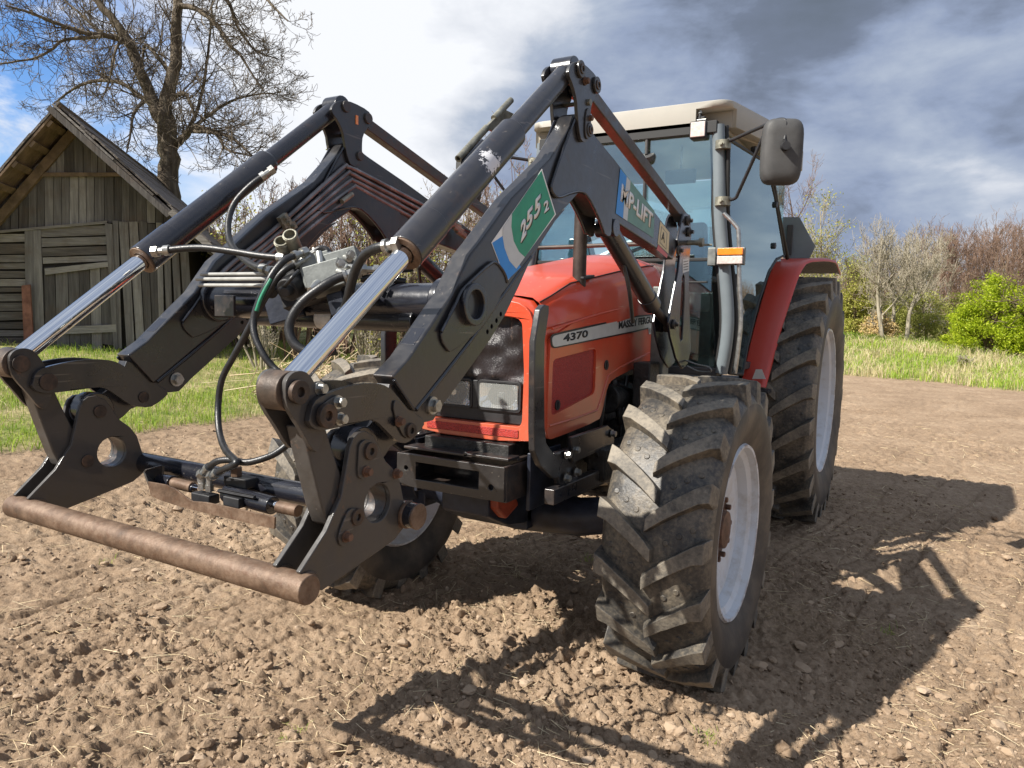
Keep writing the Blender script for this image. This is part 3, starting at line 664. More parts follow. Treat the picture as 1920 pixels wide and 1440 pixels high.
# windscreen, far and rear glass
b = MB(); b.box((0, YC-.01, 2.36), (1.16, .006, .80)); ws = b.build('windscreen', M['screen'], TR, 0)
b = MB(); V = [(-.60, YC-.013, 1.96), (.60, YC-.013, 1.96), (.655, YC-.013, 1.30), (-.655, YC-.013, 1.30)]; b.add(V+[(x, y+.006, z) for x, y, z in V], [(0, 1, 2, 3), (7, 6, 5, 4), (0, 4, 5, 1), (1, 5, 6, 2), (2, 6, 7, 3), (3, 7, 4, 0)])
b.build('lower_windscreen', M['glass'], ws, 0)
b = MB(); b.box((0, YC-.02, 1.958), (1.2, .016, .020)); b.box((0, YC-.02, 2.745), (1.2, .05, .07)); b.box((.40, YC-.018, 1.82), (.36, .012, .012)); b.build('screen_trim', M['rubberseal'], ws, 30, .003, each=True)
b = MB(); b.box((0, 2.76, 2.36), (1.46, .006, .70)); b.build('rear_window', M['screen'], TR, 0)
b = MB(); b.box((0, 2.76, 2.02), (1.46, .04, .05)); b.box((0, 2.0, 1.27), (1.34, 1.5, .05)); b.box((0, 2.76, 1.65), (1.20, .05, .72)); b.build('cab_floor', M['greyplastic'], TR, 30, .008, each=True)
b = MB(); b.box((0, 2.0, 2.735), (1.28, 1.4, .03)); b.build('headlining', M['roofdark'], TR, 30, .01)
# roof
def roof_outline(g=0, notch=False):
    f = .655+g; o = [(-f, 1.235-g), (f, 1.235-g), (.79+g, 1.9), (.83+g, 2.9+g), (-.83-g, 2.9+g), (-.79-g, 1.9)]
    if notch: o = [(-.45, 1.235-g), (.45, 1.235-g), (.47, 1.335), (.655+g, 1.345), (.79+g, 1.9), (.83+g, 2.9+g), (-.83-g, 2.9+g), (-.79-g, 1.9), (-.655-g, 1.345), (-.47, 1.335)]
    return o
b = MB(); b.prism(roundpoly(roof_outline(.01), .09), 2.752, 2.897, 'z'); rb = b.build('cab_roof', M['roof'], None, 0, .030, 4)
b = MB()
for s_ in (1, -1): b.box((s_*.585, 1.20, 2.79), (.23, .27, .135))
cut = b.build('cutter', M['roofdark'], None, 0)
bo = rb.modifiers.new('cut', 'BOOLEAN'); bo.operation = 'DIFFERENCE'; bo.object = cut; bo.solver = 'EXACT'; bpy.context.view_layer.update()
rm = bpy.data.meshes.new_from_object(rb.evaluated_get(bpy.context.evaluated_depsgraph_get())); bpy.data.objects.remove(rb); bpy.data.objects.remove(cut)
rm.polygons.foreach_set('use_smooth', [True]*len(rm.polygons)); rm.set_sharp_from_angle(angle=math.radians(35)); roof = bpy.data.objects.new('cab_roof', rm); COL.objects.link(roof); adopt(roof, TR)
b = MB()
for s_ in (1, -1): b.box((s_*.57, 1.331, 2.80), (.185, .008, .10))
b.prism([(-.60, 1.345), (.60, 1.345), (.76, 1.9), (.79, 2.85), (-.79, 2.85), (-.76, 1.9)], 2.738, 2.753, 'z')
b.build('light_recess', M['roofdark'], roof, 30, .01, each=True)
b = MB()
for s_ in (1, -1):
    for q in (-.012, .012): b.box((s_*.757, 1.85, 2.80+q), (.012, .6, .006), Matrix.Rotation(-s_*.16, 3, 'Z'))
b.build('roof_vent', M['rubberseal'], roof, 0, each=True)
# work lights on the roof corners
for s_ in (1, -1):
    c = at(1309, 243, y=1.22); c = Vector((s_*c.x, 1.22, c.z))
    b = MB(); b.box(c+Vector((0, .02, 0)), (.105, .05, .105)); b.cyl(c+Vector((0, .03, .05)), c+Vector((0, .03, .10)), .012)
    b.box(c+Vector((0, .03, .075)), (.07, .02, .02)); wl = b.build('work_light', M['plastic'], roof, 30, .018, 3)
    b = MB(); b.box(c+Vector((0, -.008, 0)), (.088, .008, .088)); b.build('work_light_lens', M['ledlens'], roof, 30, .016)
    b = MB(); b.hexbolt(c+Vector((0, .03, .10)), (0, 0, 1), .012, .012); b.cyl(c+Vector((-.04, .02, .06)), c+Vector((.04, .02, .06)), .007); b.build('light_bracket', M['zinc'], roof, 30, each=True)
# seat, wheel, console
b = MB(); b.box((0, 2.35, 1.72), (.50, .46, .14)); b.box((0, 2.60, 2.05), (.46, .12, .62), Matrix.Rotation(-.12, 3, 'X'), taper=.75); b.box((.29, 2.42, 1.90), (.07, .34, .05)); b.box((-.29, 2.42, 1.90), (.07, .34, .05)); b.box((0, 2.35, 1.48), (.34, .36, .34))
b.build('seat', M['seat'], TR, 35, .04, 3)
b = MB(); P = [(.21*math.cos(a), 1.86+.21*math.sin(a)*.86, 2.03+.21*math.sin(a)*.5) for a in np.linspace(0, 2*math.pi, 28)]; b.tube(P, .014, 8, False)
b.cyl((0, 1.86, 2.03), (0, 1.60, 1.5), .035); b.tube([(-.2, 1.86, 2.03), (.2, 1.86, 2.03)], .012, 8); b.box((0, 1.52, 1.72), (.50, .30, .50), taper=.8); b.build('steering_wheel', M['plastic'], TR, 40, .01)
b = MB(); b.cyl((.50, 1.75, 2.66), (.50, 1.80, 2.52), .012); b.box((.33, 1.42, 2.50), (.20, .03, .09)); b.cyl((.33, 1.42, 2.55), (.33, 1.42, 2.70), .008); b.build('interior_mirror', M['greyplastic'], TR, 30, .012)
b = MB(); c = at(1212, 290, y=1.24); b.cyl(c, c+Vector((0, .02, -.03)), .05, .05); b.tube([c, c+Vector((.0, 0, .12))], .012, 8); b.build('wiper_motor', M['greyplastic'], TR, 40, .004)
b = MB(); b.tube([at(1212, 300, y=1.245), at(1210, 400, y=1.243), at(1206, 440, y=1.243)], .006, 6); b.box(at(1206, 400, y=1.243), (.012, .012, .42)); b.build('wiper_arm', M['plastic'], TR, 40)
# handrail by the door
hp = [at(q[0], q[1], y=1.22) for q in [(1357, 400), (1380, 424), (1385, 440), (1386, 520), (1389, 600), (1384, 655), (1378, 700)]]
b = MB(); b.tube(catmull(hp, 4), .013, 10); b.build('door_handrail', M['zinc'], TR, 60)
# indicator lamp
c = at(1369, 480, y=1.20)
b = MB(); b.box(c+Vector((0, .025, 0)), (.165, .03, .105)); b.box(c+Vector((-.115, .02, 0)), (.05, .012, .11)); il = b.build('indicator_lamp', M['alu'], TR, 30, .006)
b = MB(); b.box(c+Vector((0, 0, .026)), (.150, .024, .042)); b.build('amber_lens', M['amber'], il, 30, .005)
b = MB(); b.box(c+Vector((0, 0, -.024)), (.150, .024, .048)); b.build('clear_lens', M['ledlens'], il, 30, .005)
# mirrors on arms
def mirror(s_, tag=None):
    q = lambda px, py, y: (lambda p: Vector((s_*p.x, p.y, p.z)))(at(px, py, y=y))
    b = MB(); b.tube(catmull([q(1360, 268, 1.25), q(1400, 250, 1.15), q(1448, 229, 1.02)], 5), .011, 8)
    b.tube(catmull([q(1362, 376, 1.25), q(1378, 372, 1.22), q(1385, 360, 1.2), q(1412, 300, 1.1), q(1440, 235, 1.02)], 5), .010, 8)
    b.tube(catmull([q(1440, 233, 1.04), q(1455, 225, 1.0), q(1470, 224, .97), q(1474, 232, .96), q(1473, 250, .96), q(1471, 262, .95)], 5), .009, 8)
    arm = b.build('mirror_arm', M['plastic'], TR, 60, each=True)
    b = MB(); c1 = q(1356, 272, 1.24); c2 = q(1355, 378, 1.24)
    for c_ in (c1, c2): b.cyl(c_-Vector((0, 0, .025)), c_+Vector((0, 0, .025)), .046); b.hexbolt(c_+Vector((0, -.045, 0)), (0, -1, 0), .012, .012)
    b.build('mirror_clamp', M['zincdark'], arm, 40, each=True)
    c = q(1466, 285, 1.0)
    n_ = Vector((s_*.42, -.90, -.05)).normalized(); sd = Vector((0, 0, 1)).cross(n_).normalized(); u_ = n_.cross(sd)
    W_, H_, D_ = .108, .175, .055; prof = []
    for (k, dz) in ((.90, -.5), (1.0, -.32), (1.0, .1), (.96, .32), (.84, .48), (.5, .58)):
        ring_ = []
        for i in range(28):
            a = 2*math.pi*i/28; ca, sa = math.cos(a), math.sin(a); e_ = .42
            x = math.copysign(abs(ca)**e_, ca)*W_*k; z = math.copysign(abs(sa)**e_, sa)*H_*(k if k > .9 else k**.6); ring_.append(c+sd*x+u_*z+n_*(D_*dz*1.6))
        prof.append(ring_)
    b = MB(); V = [p for r_ in prof for p in r_]; F = []
    for i in range(len(prof)-1):
        for k in range(28): j = (k+1) % 28; F.append((i*28+k, i*28+j, (i+1)*28+j, (i+1)*28+k))
    F.append(tuple(range(28))); F.append(tuple((len(prof)-1)*28+k for k in range(28))); b.add(V, F)
    hs = b.build('mirror_housing', M['greyplastic'], TR, 50, label='grey plastic back of the wing mirror')
    b = MB(); b.box(c-n_*.047, (.001, .001, .001)); pts = [c+sd*(W_*.86*math.copysign(abs(math.cos(a))**.4, math.cos(a)))+u_*(H_*.9*math.copysign(abs(math.sin(a))**.4, math.sin(a)))-n_*.048 for a in np.linspace(0, 2*math.pi, 24, endpoint=False)]
    b.add(pts, [tuple(range(24))]); b.build('mirror_glass', M['chrome'], hs, 0)
    b = MB(); p = c+n_*.056+u_*.02+sd*.0; b.cyl(p-n_*.02, p+n_*.03, .026, .022); b.tube([p+n_*.02, q(1471, 262, .93)], .010, 8); b.build('mirror_joint', M['plastic'], hs, 40)
mirror(1); mirror(-1)
# fenders
FYC, FZC = 3.15, .955
def fender(s_):
    b = MB(); rows = []
    prof = [(2.02, 1.13), (2.10, 1.16), (2.30, 1.52), (2.48, 1.78), (2.62, 1.96), (2.76, 2.055), (2.95, 2.09), (3.25, 2.10), (3.6, 2.02)]
    prof = catmull([(0, y, z) for y, z in prof], 3)
    V = []; F = []; n = len(prof)
    for p in prof:
        y, z = p.y, p.z; t_ = max(0, min(1, (y-2.1)/.65)); xi = .62+.07*t_; xo = .80+.115*t_+.0*(1)
        if y > 2.76: xo = .915+.16*min(1, (y-2.76)/.5)
        dirn = (Vector((0, FYC, FZC))-Vector((0, y, z))).normalized()
        for (x, dr) in ((xi, .02), (xi+.012, .0), (xo-.03, 0), (xo-.008, .006), (xo, .016), (xo+.003, .026), (xo-.006, .028), (xo-.012, .022), (xo-.035, .012), (xi+.012, .012)):
            q = Vector((0, y, z))+dirn*dr; V.append((s_*x, q.y, q.z))
    m_ = 10
    for i in range(n-1):
        for k in range(m_): j = (k+1) % m_; F.append((i*m_+k, i*m_+j, (i+1)*m_+j, (i+1)*m_+k))
    F.append(tuple(range(m_))); F.append(tuple((n-1)*m_+k for k in range(m_)))
    b.add(V, F); b.mi = [1 if i < (n-1)*m_ and i % m_ in (6, 7, 8, 9) else 0 for i in range(len(F))]; f = b.build('fender', [M['redfender'], M['engine']], TR, 40)
    b = MB(); b.box((s_*.72, 2.06, 1.10), (.24, .10, .03)); b.build('mudguard_step', M['plastic'], f, 30, .01)
    # inner wall
    b = MB(); b.prism([(2.12, 1.16), (2.32, 1.52), (2.50, 1.78), (2.64, 1.94), (2.9, 2.06), (3.4, 2.06), (3.6, 1.9), (3.6, 1.3), (2.3, 1.2)], *sorted((s_*.60, s_*.615))); b.build('inner_fender', M['engine'], f, 30)
    return f
fd = fender(1); fender(-1)
b = MB(); P = [at(*q, y=2.105) for q in [(1412, 710), (1419, 692), (1430, 692), (1437, 710)]]
b.add([p+Vector((0, -.03, 0)) for p in P]+[p+Vector((0, -.024, 0)) for p in P], [(0, 1, 2, 3), (4, 5, 6, 7), (0, 1, 5, 4), (1, 2, 6, 5), (2, 3, 7, 6), (3, 0, 4, 7)]); b.build('reflector_patch', M['lgrey'], fd, 0)
# triangular plate behind the cab
P = [at(*q, y=3.05) for q in [(1462, 478), (1461, 415), (1468, 407), (1499, 407), (1529, 462), (1517, 486), (1470, 484)]]
sm = solid_poly(P, (0, 1, 0), .004, M['smv'], 'sign_plate', TR)
b = MB(); p = at(1480, 450, y=3.03); b.box(p, (.045, .02, .24)); b.build('sign_bracket', M['greyplastic'], sm, 30, .004)
# exhaust and guard rail
b = MB(); b.cyl(at(1090, 395, x=.3)-Vector((0, 0, .42)), at(1090, 395, x=.3), .034, .032); b.build('exhaust_pipe', M['exhaust'], TR, 50)
b = MB(); b.tube([at(1000, 465, y=.80), at(1060, 463, y=.8), at(1130, 460, y=.80), at(1215, 457, y=.8)], .013, 10); b.build('guard_rail', M['exhaust'], TR, 60)

# ================================================================== LOADER
LD = thing('front_loader', (0, -.9, 1.5), 'black front loader with twin arms raised ahead of the red tractor', 'front loader')
BK, BG, BR_ = M['black'], M['black_gloss'], M['black_rusty']
def both(fn): fn(1); fn(-1)
def pl(poly, x0, x1, s_, name, mat, par=None, holes=(), bev=.004, sm=30):
    b = MB(); b.prism(poly, *sorted((s_*x0, s_*x1)), holes=holes); return b.build(name, mat, par or LD, sm, bev)
arm_box = yz([(735, 706), (767, 671), (823, 587), (847, 552), (882, 478), (902, 453), (961, 371), (1033, 297), (1069, 236), (1078, 216), (1086, 212), (1109, 245), (1157, 304), (1272, 455), (1262, 487), (1215, 455), (1147, 411), (1121, 401), (1102, 368), (1088, 360), (1070, 380), (1040, 411), (1000, 475), (973, 510), (880, 640), (776, 772)], .605)
arm_fl = yz([(776, 772), (880, 640), (973, 510), (1000, 475), (1040, 411), (1050, 404), (1041, 412), (1007, 458), (948, 533), (973, 536), (985, 500), (990, 490), (992, 494), (980, 530), (947, 590), (920, 635), (870, 705), (836, 760), (812, 790), (795, 790)], .592)
arm_fl = yz([(770, 770), (870, 640), (963, 510), (1000, 462), (1035, 405), (1060, 392), (1041, 414), (1010, 462), (990, 497), (973, 536), (947, 590), (920, 635), (870, 705), (832, 757), (812, 788), (795, 792)], .592)
gus = yz([(1078, 222), (1084, 216), (1108, 250), (1148, 298), (1155, 320), (1153, 365), (1148, 405), (1147, 440), (1141, 444), (1132, 436), (1121, 405), (1101, 366), (1088, 358), (1070, 362), (1048, 371), (1038, 366), (1032, 352), (1036, 338), (1052, 290)], .612)
tube_plate = yz([(838, 655), (828, 640), (826, 622), (852, 572), (862, 548), (870, 538), (920, 492), (930, 492), (945, 512), (950, 530), (930, 575), (900, 620), (845, 662)], .612)
ringc = at(892, 571, x=.63); RC = (ringc.y, ringc.z)
hol = [circ(*( (lambda p: (p.y, p.z))(at(px, py, x=.592))), .008, 12) for px, py in ((914, 622), (922, 612), (931, 601), (939, 589))]
ap = at(808, 760, x=.592)
def arm(s_):
    a = pl(arm_box, .535, .605, s_, 'loader_arm', BK, bev=.006)
    pl(arm_fl, .550, .592, s_, 'arm_flange', BK, a, holes=[h[::-1] for h in hol], bev=.004)
    pl(chaikin(gus, 1), .605, .612, s_, 'knee_gusset', BK, a, bev=.003)
    pl(chaikin(gus, 1), .528, .535, s_, 'knee_gusset', BK, a, bev=.003)
    pl(chaikin(tube_plate, 1), .605, .614, s_, 'tube_gusset', BK, a, bev=.004)
    pl(chaikin(tube_plate, 1), .526, .535, s_, 'tube_gusset', BK, a, bev=.004)
    for pts, xx in ((gus[:1]+gus[::-1], .6125), (tube_plate[2:10], .6145)):
        for xw in (xx, 1.14-xx+.0005):
            b = MB(); b.tube(chaikin([(s_*xw, y, z) for y, z in pts[:11] if True], 1, False), .0055, 6, flat=1); b.build('weld_bead', BG, a, 60)
    b = MB(); b.tube([(s_*.600, y, z) for y, z in yz([(779, 768), (830, 705), (880, 640), (930, 570), (973, 510), (995, 482)], .60)], .0075, 8); b.build('weld_bead', BG, a, 60)
    b = MB(); b.tube([(s_*.540, y, z) for y, z in yz([(779, 768), (830, 705), (880, 640), (930, 570), (973, 510), (995, 482)], .60)], .0075, 8); b.build('weld_bead', BG, a, 60)
    b = MB(); b.tube([(s_*.606, y, z) for y, z in yz([(738, 712), (757, 742), (775, 768)], .605)], .005, 6); b.build('weld_bead', BG, a, 60)
    b = MB(); b.ring((s_*.606, *RC), (s_*.634, *RC), .064, .043)
    b2 = MB(); b2.ring((s_*.505, *RC), (s_*.534, *RC), .080, .05); b2.build('tube_flange', BG, a, 40, .006); b.build('tube_boss', BG, a, 40, .004)
    b = MB(); b.cyl((s_*.592, ap.y, ap.z), (s_*.600, ap.y, ap.z), .026); b.hexbolt((s_*.598, ap.y, ap.z), (s_, 0, 0), .019, .016); b.cyl((s_*.592, ap.y, ap.z), (s_*.54, ap.y, ap.z), .008); b.hexbolt((s_*.548, ap.y, ap.z), (-s_, 0, 0), .019, .016); b.build('arm_bolt', M['zinc'], a, 30, each=True)
    # weld-on strips of the upper face
    P = [at(*q, x=.57) for q in [(745, 655), (800, 580), (812, 560)]]
    b = MB(); q0 = at(768, 655, x=.57); q1 = at(812, 592, x=.57)
    e_ = (q1-q0).normalized(); nn = Vector((0, -e_.z, e_.y)); 
    if nn.z < 0: nn = -nn
    for off, ln in ((.0, .16), (.20, .05)):
        c_ = q0+e_*(off+ln/2); c_ = Vector((s_*c_.x, c_.y, c_.z)); b.box(c_+nn*.012, (.05, ln, .012), Matrix.Rotation(math.atan2(e_.z, e_.y), 3, 'X'))
    b.build('arm_catch', BG, a, 30, .003, each=True)
    return a
aR = arm(1); aL = arm(-1)
A_ = (-.752, 2.494); B_ = (-.606, 2.477); C_ = (-.660, 2.298); D_ = (-2.122, 1.414); E_ = (-2.055, 1.356); F_ = (-1.746, 1.283); G_ = (-1.887, 1.247); H_ = (-1.933, 1.090)
# lower snout of the arm (arm end to carrier pivot)
sn = yz([(735, 706), (776, 772), (800, 790), (786, 812), (765, 832), (742, 826), (715, 866), (690, 872), (668, 860), (664, 836), (676, 812), (700, 790), (720, 760)], .595)
both(lambda s_: pl(chaikin(sn, 1), .549, .595, s_, 'arm_nose', BK, bev=.005))
# guide link (curved)
gl_px = [(580, 781), (586, 755), (602, 742), (639, 728), (666, 721), (693, 718), (716, 720), (733, 730), (750, 750), (776, 782), (778, 809), (770, 826), (756, 832), (741, 825), (724, 808), (706, 790), (693, 787), (679, 790), (644, 799), (603, 808), (586, 803), (578, 792)]
glp = yz(gl_px, .632)
def guide(s_):
    g = pl(chaikin(glp, 1), .619, .634, s_, 'guide_link', BK, bev=.004)
    pl(chaikin(glp, 1), .507, .522, s_, 'guide_plate', BK, g, bev=.004)
    # lock plates
    lp = yz([(592, 779), (600, 760), (626, 742), (636, 742), (640, 752), (628, 762), (622, 790), (608, 797), (596, 792)], .636)
    pl(chaikin(lp, 1), .634, .640, s_, 'lock_plate', BR_, g, bev=.002)
    lp = yz([(737, 752), (744, 750), (762, 774), (776, 795), (774, 818), (764, 824), (752, 815), (736, 772)], .636)
    pl(chaikin(lp, 1), .634, .640, s_, 'lock_plate', BR_, g, bev=.002)
    return g
gR = guide(1); gL = guide(-1)
# push link with eye for the cylinder
pk_px = [(535, 722), (540, 708), (550, 698), (565, 694.5), (579, 700), (590, 717), (600, 740), (612, 790), (606, 826), (597, 850), (585, 842), (565, 806), (548, 780), (536, 755)]
pkp = yz(pk_px, .617)
bar_px = [(566, 800), (608, 792), (623, 842), (641, 894), (652, 940), (650, 975), (636, 990), (615, 985), (604, 955), (585, 880)]
barp = yz(bar_px, .600)
def push(s_):
    g = pl(chaikin(pkp, 1), .603, .617, s_, 'push_link', BR_, bev=.004)
    pl(chaikin(pkp, 1), .524, .538, s_, 'push_plate', BR_, g, bev=.004)
    pl(barp, .545, .601, s_, 'push_bar', BR_, g, bev=.006)
    b = MB(); b.ring((s_*.5385, *D_), (s_*.6025, *D_), .045, .02); b.build('rod_eye', M['rusteye'], g, 40, .003)
    return g
pR = push(1); pL = push(-1)
# carrier side plates
cp_px = [(653, 858), (656, 838), (661, 823), (671, 812), (686, 808), (701, 817), (713, 842), (724, 865), (740, 881), (750, 900), (759, 946), (761, 985), (741, 1012), (662, 1068), (604, 1108), (580, 1098), (562, 1074), (612, 996), (633, 947), (640, 932)]
cpp = yz(cp_px, .618)
h1 = at(708.5, 943, x=.618); dsc = at(773, 968, x=.70)
TBY, TBZ = -1.732, 1.050
inn = [(.0, 0)]
def carrier(s_):
    c_ = pl(cpp, .603, .618, s_, 'carrier_plate', BR_, bev=.004, holes=[circ(h1.y, h1.z, .050, 28)[::-1]])
    pl(cpp, .527, .542, s_, 'carrier_inner_plate', BR_, c_, bev=.004, holes=[circ(h1.y, h1.z, .050, 28)[::-1]])
    b = MB(); b.ring((s_*.5425, h1.y, h1.z), (s_*.6025, h1.y, h1.z), .054, .0505); b.build('carrier_sleeve', BK, c_, 40)
    lp = yz([(673, 850), (674, 833), (684, 824), (696, 826), (702, 838), (692, 880), (686, 897), (676, 899), (671, 890)], .624)
    pl(chaikin(lp, 1), .618, .624, s_, 'lock_plate', BR_, c_, bev=.002)
    lp = yz([(637, 1022), (634, 1005), (650, 962), (660, 952), (672, 956), (674, 970), (666, 985), (654, 1014), (646, 1026)], .624)
    pl(chaikin(lp, 1), .618, .624, s_, 'lock_plate', BR_, c_, bev=.002)
    return c_
cR = carrier(1); cL = carrier(-1)
# pins
def pin(c, xo, xi, r, s_, par):
    b = MB(); b.ring((s_*(xo-.014), *c), (s_*xo, *c), r, r*.40); b.cyl((s_*(xo-.012), *c), (s_*(xo-.009), *c), r*.9); b.cyl((s_*(xi+.002), *c), (s_*(xo-.013), *c), r*.62); b.cyl((s_*xi, *c), (s_*(xi+.004), *c), r*.95); return b.build('pin', M['pinrust'], par, 40, .003)
for s_, g, p_, c_ in ((1, gR, pR, cR), (-1, gL, pL, cL)):
    pin(D_, .632, .518, .027, s_, p_); pin(E_, .650, .502, .028, s_, g); pin(F_, .647, .502, .020, s_, g); pin(G_, .631, .521, .022, s_, c_); pin(H_, .630, .521, .021, s_, c_)
    for q, x in (((598, 728), .614), ((633, 754), .640), ((636, 785), .635)): p = at(*q, x=x); b = MB(); b.hexbolt((s_*x, p.y, p.z), (s_, 0, 0), .012, .015); b.build('steel_bolt', M['zinc'], g, 30, each=True)
    for q, x in (((747, 790), .640), ((686, 884), .624), ((648, 1006), .624), ((742, 888), .618)): p = at(*q, x=x); b = MB(); b.hexbolt((s_*x, p.y, p.z), (s_, 0, 0), .0105, .012); b.build('rusty_bolt', M['hub'], c_, 30)
    b = MB(); b.cyl((s_*.5425, *G_), (s_*.6025, *G_), .060); b.build('pivot_boss', BG, c_, 40, .004)
for s_, c_ in ((1, cR), (-1, cL)):
    for xx in (.602, .619, .526, .543):
        b = MB(); b.tube([(s_*xx, -2.100, .996), (s_*xx, -2.085, .993), (s_*xx, -2.070, .983), (s_*xx, -2.066, .968)], [.004, .006, .006, .004], 8); b.build('weld_bead', M['rusteye'], c_, 60)
# rusty hook bar, carrier tube and latch cylinder
b = MB(); b.cyl((-.632, -2.106, .963), (.640, -2.106, .963), .0345, seg=36); b.build('hook_bar', M['rust'], LD, 40, .004)
b = MB(); b.cyl((-.655, TBY, TBZ), (.655, TBY, TBZ), .034, seg=28); ct = b.build('carrier_tube', M['black_gloss'], LD, 40, .003)
b = MB(); b.cyl((.655, TBY, TBZ), (.662, TBY, TBZ), .036); b.cyl((.6185, TBY, TBZ), (.630, TBY, TBZ), .038); b.build('tube_end', M['rust'], ct, 40, .003, each=True)
q = lambda px, py, y: at(px, py, y=y)
YL = TBY-.075
b = MB(); b.cyl(q(300, 903, YL), q(325, 907, YL), .026); b.cyl(q(425, 925, YL), q(512, 948, YL), .027); b.cyl(q(330, 906, YL), q(365, 916, YL), .014)
lc = b.build('latch_cylinder', M['black_gloss'], LD, 40, .003, each=True)
b = MB(); b.cyl(q(325, 905, YL), q(362, 914, YL), .0175); b.cyl(q(522, 950, YL), q(560, 958, YL), .0175); b.build('latch_pin', M['rust'], lc, 40, .003, each=True)
b = MB(); b.cyl(q(357, 912, YL), q(375, 916, YL), .010); b.cyl(q(508, 945, YL), q(535, 951, YL), .012); b.build('latch_rod', M['chrome'], lc, 40, each=True)
b = MB()
for px, py in ((379, 917), (393, 921)):
    p = q(px, py, YL-.02); b.tube([p, p+Vector((0, 0, .02))], .013, 6); b.tube([p+Vector((0, 0, .02)), p+Vector((0, 0, .045))], .010, 12)
b.tube(catmull([q(376, 908, YL-.02), q(374, 895, YL-.02), q(383, 886, YL-.02)], 4), .007, 8); b.tube(catmull([q(392, 912, YL-.02), q(392, 900, YL-.02), q(402, 892, YL-.02)], 4), .007, 8)
b.build('hydraulic_fitting', M['zinc'], lc, 30, each=True)
b = MB(); b.box(q(385, 933, YL-.02), (.085, .04, .03)); b.box(q(440, 940, YL-.03), (.07, .03, .03)); b.box(q(452, 902, YL+.03), (.10, .05, .03)); b.tube([q(410, 920, YL-.03), q(478, 933, YL-.03)], .007, 8)
b.build('latch_valve', M['plastic'], lc, 30, .004, each=True)
b = MB(); p = q(443, 893, YL+.02); b.tube([p, p+Vector((0, 0, .03))], .018, 6); b.build('latch_bolt', M['rust'], lc, 30, .002)
# guard tray
tp = [(276, 903), (310, 909), (330, 918), (345, 930), (360, 940), (385, 942), (425, 950), (470, 960), (515, 970), (514, 992), (470, 982), (400, 966), (340, 951), (300, 938), (283, 930)]
solid_poly([q(a, c__, YL-.07) for a, c__ in tp], (0, 1, 0), .006, M['rust'], 'guard_tray', lc, .0015)
b = MB(); b.add([q(283, 930, YL-.068), q(515, 992, YL-.068), q(515, 992, YL+.03), q(283, 930, YL+.03)]+[q(283, 926, YL-.068), q(515, 988, YL-.068), q(515, 988, YL+.03), q(283, 926, YL+.03)], [(0, 1, 2, 3), (7, 6, 5, 4), (0, 4, 5, 1), (1, 5, 6, 2), (2, 6, 7, 3), (3, 7, 4, 0)]); b.build('tray_floor', M['rust'], lc, 30)
ep = [q(268, 885, YL-.07), q(272, 880, YL-.07), q(300, 872, YL+.02), q(306, 874, YL+.03), q(300, 915, YL+.02), q(278, 912, YL-.07)]
solid_poly(ep, (1, .2, 0), .008, BR_, 'tray_end', lc, .001)
# knee links
kp_px = [(1066, 138), (1069, 124), (1076, 116), (1086, 115), (1098, 121), (1118, 141), (1123, 156), (1117, 180), (1109, 197), (1107, 222), (1107, 252), (1101, 266), (1091, 266), (1086, 246), (1083, 210), (1082, 188), (1075, 160)]
kpp = yz(kp_px, .627)
def knee(s_):
    k = pl(chaikin(kpp, 1), .613, .627, s_, 'knee_link', BK, bev=.004)
    pl(chaikin(kpp, 1), .513, .527, s_, 'knee_plate', BK, k, bev=.004)
    b = MB(); b.cyl((s_*.528, *A_), (s_*.612, *A_), .050); b2 = MB(); b2.cyl((s_*.528, *B_), (s_*.612, *B_), .043); b2.build('knee_boss', BG, k, 40, .004); b.build('knee_boss', BG, k, 40, .004)
    b = MB(); p = at(1103, 192, x=.627); b.cyl((s_*.527, p.y, p.z), (s_*.613, p.y, p.z), .008); b.cyl((s_*.627, p.y, p.z), (s_*.637, p.y, p.z), .012); b.build('spacer_rod', M['zincdark'], k, 40)
    for c_, r in ((A_, .031), (B_, .031), (C_, .026)):
        b = MB(); b.cyl((s_*.6272, *c_), (s_*.638, *c_), r); b.cyl((s_*.630, *c_), (s_*.503, *c_), r*.8); b.ring((s_*.638, *c_), (s_*.643, *c_), r*.6, r*.3); b.build('pin', BR_, k, 40, .003)
    for q_, r in (((1096, 152), .012), ((1103, 222), .011)): p = at(*q_, x=.627); b = MB(); b.hexbolt((s_*.6275, p.y, p.z), (s_, 0, 0), r, .013); b.build('knee_bolt', M['hub'], k, 30)
    b = MB(); p = at(1102, 243, x=.63); b.prism(chaikin([(p.y-.03, p.z-.035), (p.y+.022, p.z-.035), (p.y+.026, p.z+.075), (p.y-.022, p.z+.08)], 2), *sorted((s_*.627, s_*.633))); b.build('lock_plate', BR_, k, 30, .002)
    return k
kR = knee(1); kL = knee(-1)
# tilt cylinders
Av = Vector((.574, *A_)); Dv = Vector((.574, *D_)); ax = (Dv-Av).normalized(); LEN = (Dv-Av).length
def onax(px, py): 
    p = at(px, py, x=.574); return (p-Av).dot(ax)
tb0 = onax(962, 253); tb1 = onax(758, 472)
def cyl_(s_):
    f = lambda t: (lambda p: Vector((s_*p.x, p.y, p.z)))(Av+ax*t)
    b = MB(); b.cyl(f(.03), f(tb0+.02), .0365, seg=32); b.tube([f(tb0-.012), f(tb0), f(tb0+.008)], [.0375, .044, .050], 32); b.cyl(f(tb0+.005), f(tb1-.15), .0505, seg=36); b.cyl(f(tb1-.152), f(tb1), .0525, seg=36)
    tc_ = b.build('tilt_cylinder', M['black_cyl'], LD, 40, .003)
    b = MB(); b.ring(f(tb1-.001), f(tb1+.006), .0500, .030, 32); b.build('gland', M['rust'], tc_, 40, .002)
    b = MB(); b.cyl(f(tb1-.02), f(LEN-.03), .0275, seg=32); b.build('piston_rod', M['chrome'], tc_, 40)
    return tc_
